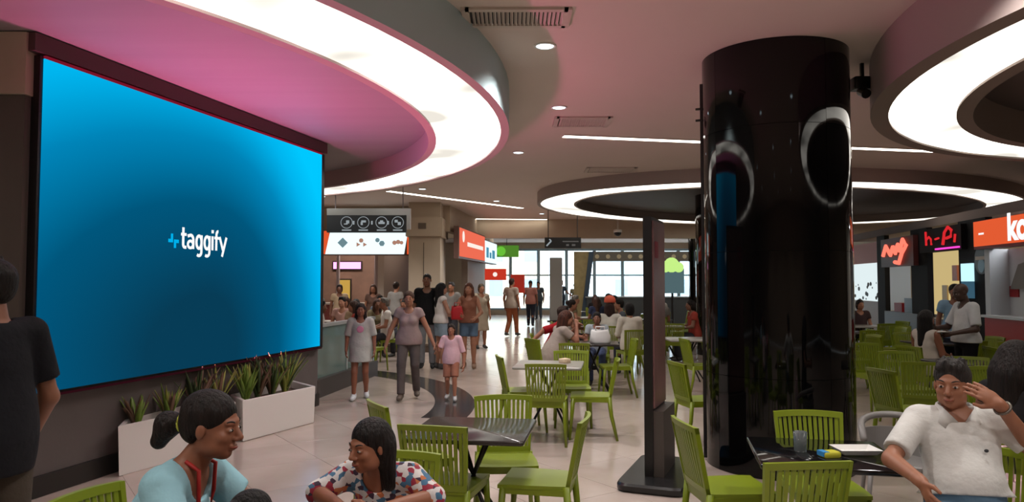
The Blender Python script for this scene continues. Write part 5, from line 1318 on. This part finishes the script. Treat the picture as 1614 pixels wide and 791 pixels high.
# --- middle and far figures
person('person in a tan dress behind the two women', -.78, 18.5, 160, H=1.62, fem=True, hair='bob', hc=(70, 56, 40), top=(150, 136, 118), sleeve=.5, skirt=.45, lod=2)
person('grey-haired shopper partly hidden behind the two women', -1.5, 18.2, 200, H=1.66, hair='short', hc=(60, 58, 58), top=(120, 116, 112), bottom=(60, 60, 66), lod=2)
person('shopper in a beige top and rust trousers in the walkway', -.02, 22.8, 30, H=1.78, hair='short', hc=(50, 34, 26), top=(168, 156, 142), sleeve=.6, bottom=(142, 82, 52), lod=2, legs=stride)
person('man in a salmon T-shirt and dark jeans walking away', .70, 27.8, 8, H=1.74, hair='buzz', top=(196, 136, 124), sleeve=.7, bottom=(52, 58, 72), lod=2, legs=stride2)
person('dark silhouetted person standing at the window', 2.25, 33.5, 150, H=1.76, hair='short', top=(52, 66, 80), bottom=(50, 58, 70), lod=2, arms={'R': ((.32, .05, 1.2), (.42, .2, 1.1)), 'L': ((-.32, .05, 1.2), (-.40, .2, 1.1))})
person('person in black trousers beside the tan booth panel', 2.95, 34.2, 180, H=1.62, hair='short', top=(130, 124, 96), bottom=(30, 30, 34), lod=2)
person('silhouetted person near the grey pylon', 1.2, 33, 200, H=1.7, hair='short', top=(90, 104, 112), bottom=(80, 90, 100), lod=2)
# couple's table
person('woman in a grey T-shirt eating at the couple\'s table', .56, 10.9, 72, H=1.62, seated=True, fem=True, fat=1.12, lean=26, hp=8, hy=8, hair='long', hc=(76, 40, 28), sk=(156, 104, 82), top=(158, 144, 136), sleeve=.6, hem=-.12, bottom=(90, 70, 74), lod=1,
       arms={'R': ((.22, .34, .80), (.08, .40, 1.02)), 'L': ((-.20, .36, .82), (-.02, .44, .98))})
person('person in a red shirt beside the woman in grey', .62, 11.8, 95, H=1.66, seated=True, lean=20, hair='short', hc=(44, 28, 22), sk=(150, 98, 76), top=(150, 22, 32), sleeve=1.0, bottom=(60, 60, 70), lod=1, arms={'R': ((.26, -.1, .90), (.34, -.28, .74)), 'L': ((-.22, .3, .80), (-.06, .5, .78))})
person('child in pale grey with dark hair at the far side of the white bag', 1.42, 12.2, 190, H=1.36, seated=True, lean=10, hair='bob', hc=(22, 18, 18), sk=(150, 104, 84), top=(170, 180, 188), lod=1, bottom=(70, 80, 110))
person('person in a white shirt and salmon cap seen from behind', 1.88, 14.18, 12, H=1.66, seated=True, lean=14, hair='long', hc=(52, 30, 24), top=(206, 202, 192), sleeve=.6, lod=1, bottom=(60, 60, 70))
person('person in a cream hooded top with black hair', 2.12, 13.1, 350, H=1.62, seated=True, lean=4, hair='bob', hc=(14, 12, 12), top=(204, 196, 184), sleeve=1.4, lod=1, bottom=(44, 48, 62))
cp = empty('cap', (1.92, 14.34, 1.27)); tag(cp, 'salmon peaked cap on the person in the white shirt', 'cap')
MB().lathe([(.112, 0), (.115, .04), (.10, .09), (.06, .13), (.001, .145)], 16).build('crown', mat('cap_salmon', (226, 100, 72), .7), cp, True); MB().box(-.07, .07, .08, .18, 0, .012).build('peak', mat('cap_salmon', (226, 100, 72), .7), cp)
# far seated people near the windows
COLS = {'cream': (206, 200, 192), 'brick red': (150, 60, 50), 'slate': (84, 90, 98), 'olive': (120, 110, 86), 'dusty pink': (190, 150, 140), 'brown': (96, 72, 62), 'navy': (52, 58, 84), 'grey': (150, 146, 142), 'white': (220, 216, 210), 'tan': (170, 148, 120), 'teal': (80, 118, 120), 'maroon': (110, 40, 44), 'black': (30, 28, 30)}
HAIR = {'short dark': ('short', (22, 17, 15)), 'bobbed dark': ('bob', (24, 18, 16)), 'long brown': ('long', (64, 40, 30)), 'grey': ('short', (110, 104, 98)), 'tied-up': ('bun', (40, 28, 24))}
rg = random.Random(11)
def diner(x_, y_, a_, col_, hr, where, grp, sit=True):
    h_ = HAIR[hr]; f_ = hr in ('long brown', 'tied-up')
    person('%s in %s with %s hair %s' % ('diner' if sit else 'customer', col_, hr, where), x_, y_, a_, H=rg.uniform(1.58, 1.76), seated=sit, lean=rg.uniform(0, 15) if sit else 0, hair=h_[0], hc=h_[1], sk=rg.choice([(150, 100, 76), (170, 120, 96), (120, 80, 62)]), top=COLS[col_], bottom=(56, 56, 62), lod=2, fem=f_, group=grp)
for (x_, y_, a_, c_, h_) in ((2.37, 15.47, 270, 'slate', 'short dark'), (1.13, 15.53, 90, 'cream', 'tied-up'), (3.92, 15.67, 270, 'brick red', 'bobbed dark'), (3.6, 17.78, 0, 'grey', 'short dark'), (2.2, 18.88, 0, 'navy', 'long brown'), (1.58, 19.5, 90, 'olive', 'grey'), (4.2, 20.88, 0, 'white', 'short dark'), (2.82, 19.47, 270, 'tan', 'bobbed dark'), (2.6, 22.88, 5, 'black', 'long brown'), (3.22, 23.47, 270, 'dusty pink', 'tied-up')):
    diner(x_, y_, a_, c_, h_, 'at the far tables near the windows', 'diners at the far tables near the windows')
# left crowd behind the barrier
crowd = [(-3.85, 14.2, 90, 'cream', 'short dark'), (-3.1, 14.6, 260, 'brick red', 'long brown'), (-4.1, 15.3, 60, 'grey', 'grey'), (-3.35, 15.8, 180, 'tan', 'bobbed dark'), (-2.65, 15.6, 250, 'white', 'grey'), (-4.7, 16.4, 120, 'maroon', 'tied-up'), (-3.85, 16.7, 190, 'dusty pink', 'short dark'), (-3.1, 16.7, 160, 'olive', 'long brown'), (-2.45, 16.8, 200, 'cream', 'bobbed dark'), (-5.1, 17.4, 90, 'brown', 'short dark'), (-4.1, 18.3, 200, 'white', 'long brown'), (-3.3, 18.3, 170, 'slate', 'short dark'), (-2.65, 18.2, 190, 'brick red', 'tied-up')]
for (x_, y_, a_, c_, h_) in crowd:
    diner(x_, y_, a_, c_, h_, 'in the left crowded seating', 'diners in the left seating')
    chair(x_ - .03 * math.sin(R(a_)), y_ - .03 * math.cos(R(a_)), a_, 'green chair under the diner in %s with %s hair, left seating' % (c_, h_), 'green chairs in the left crowded seating')
for (x_, y_, a_, c_, h_) in ((-5.3, 19.0, 60, 'maroon', 'short dark'), (-4.6, 19.5, 170, 'tan', 'bobbed dark'), (-3.7, 19.5, 180, 'brown', 'long brown'), (-3.05, 19.2, 20, 'grey', 'tied-up')):
    diner(x_, y_, a_, c_, h_, 'standing before the left food shop', 'customers at the left food shop', False)
for (x_, y_, l_) in ((-3.45, 14.95, 'nearest to the glass barrier'), (-3.75, 16.1, 'second from the glass barrier'), (-3.2, 17.5, 'just behind the low brown plinth'), (-4.5, 17.7, 'deepest under the light-box sign')): table(x_, y_, 10, .6, M_light, 'small pale table in the left crowded seating, ' + l_)
chair(-2.62, 13.75, 20, 'empty green chair between the long-haired girl and the woman in grey jeans')
# right side
_, J = person('waiter in a white shirt and black trousers standing by the tables', 5.95, 9.6, 272, H=1.64, fat=1.15, hair=None, sk=(72, 50, 42), top=(202, 204, 206), sleeve=.85, hem=-.02, bottom=(24, 24, 28), shoes=BLK, lod=1, hp=16,
       arms={'R': ((.24, .10, 1.06), (.10, .34, 1.06)), 'L': ((-.26, .02, 1.06), (-.18, .28, 1.0))})
slab('menu_sheet', 5.55, 9.5, 1.02, .28, .20, .006, R(20), M_paper, 'white sheet of paper held out by the waiter', 'paper')
person('woman in a white top and dark trousers seated before the waiter', 5.40, 9.56, 68, H=1.62, seated=True, fem=True, hair='long', hc=(20, 14, 14), sk=(140, 88, 66), top=(200, 190, 180), sleeve=0, bottom=(24, 24, 28), lod=1)
person('person in a pale blue shirt behind the waiter', 6.9, 11.4, 200, H=1.62, hair='short', hc=(20, 16, 16), sk=(130, 86, 66), top=(128, 162, 190), bottom=(40, 44, 56), lod=2)
person('dark-haired person at the lit poster wall', 7.7, 16.2, 180, H=1.6, seated=True, hair='bob', hc=(18, 14, 14), top=(60, 44, 44), bottom=(40, 40, 50), lod=2)

# children must stay within three levels: iris is a sub-part of the eye; drop helper properties
for o in bpy.data.objects:
    if '_s' in o: del o['_s']
print('objects', len(bpy.data.objects))
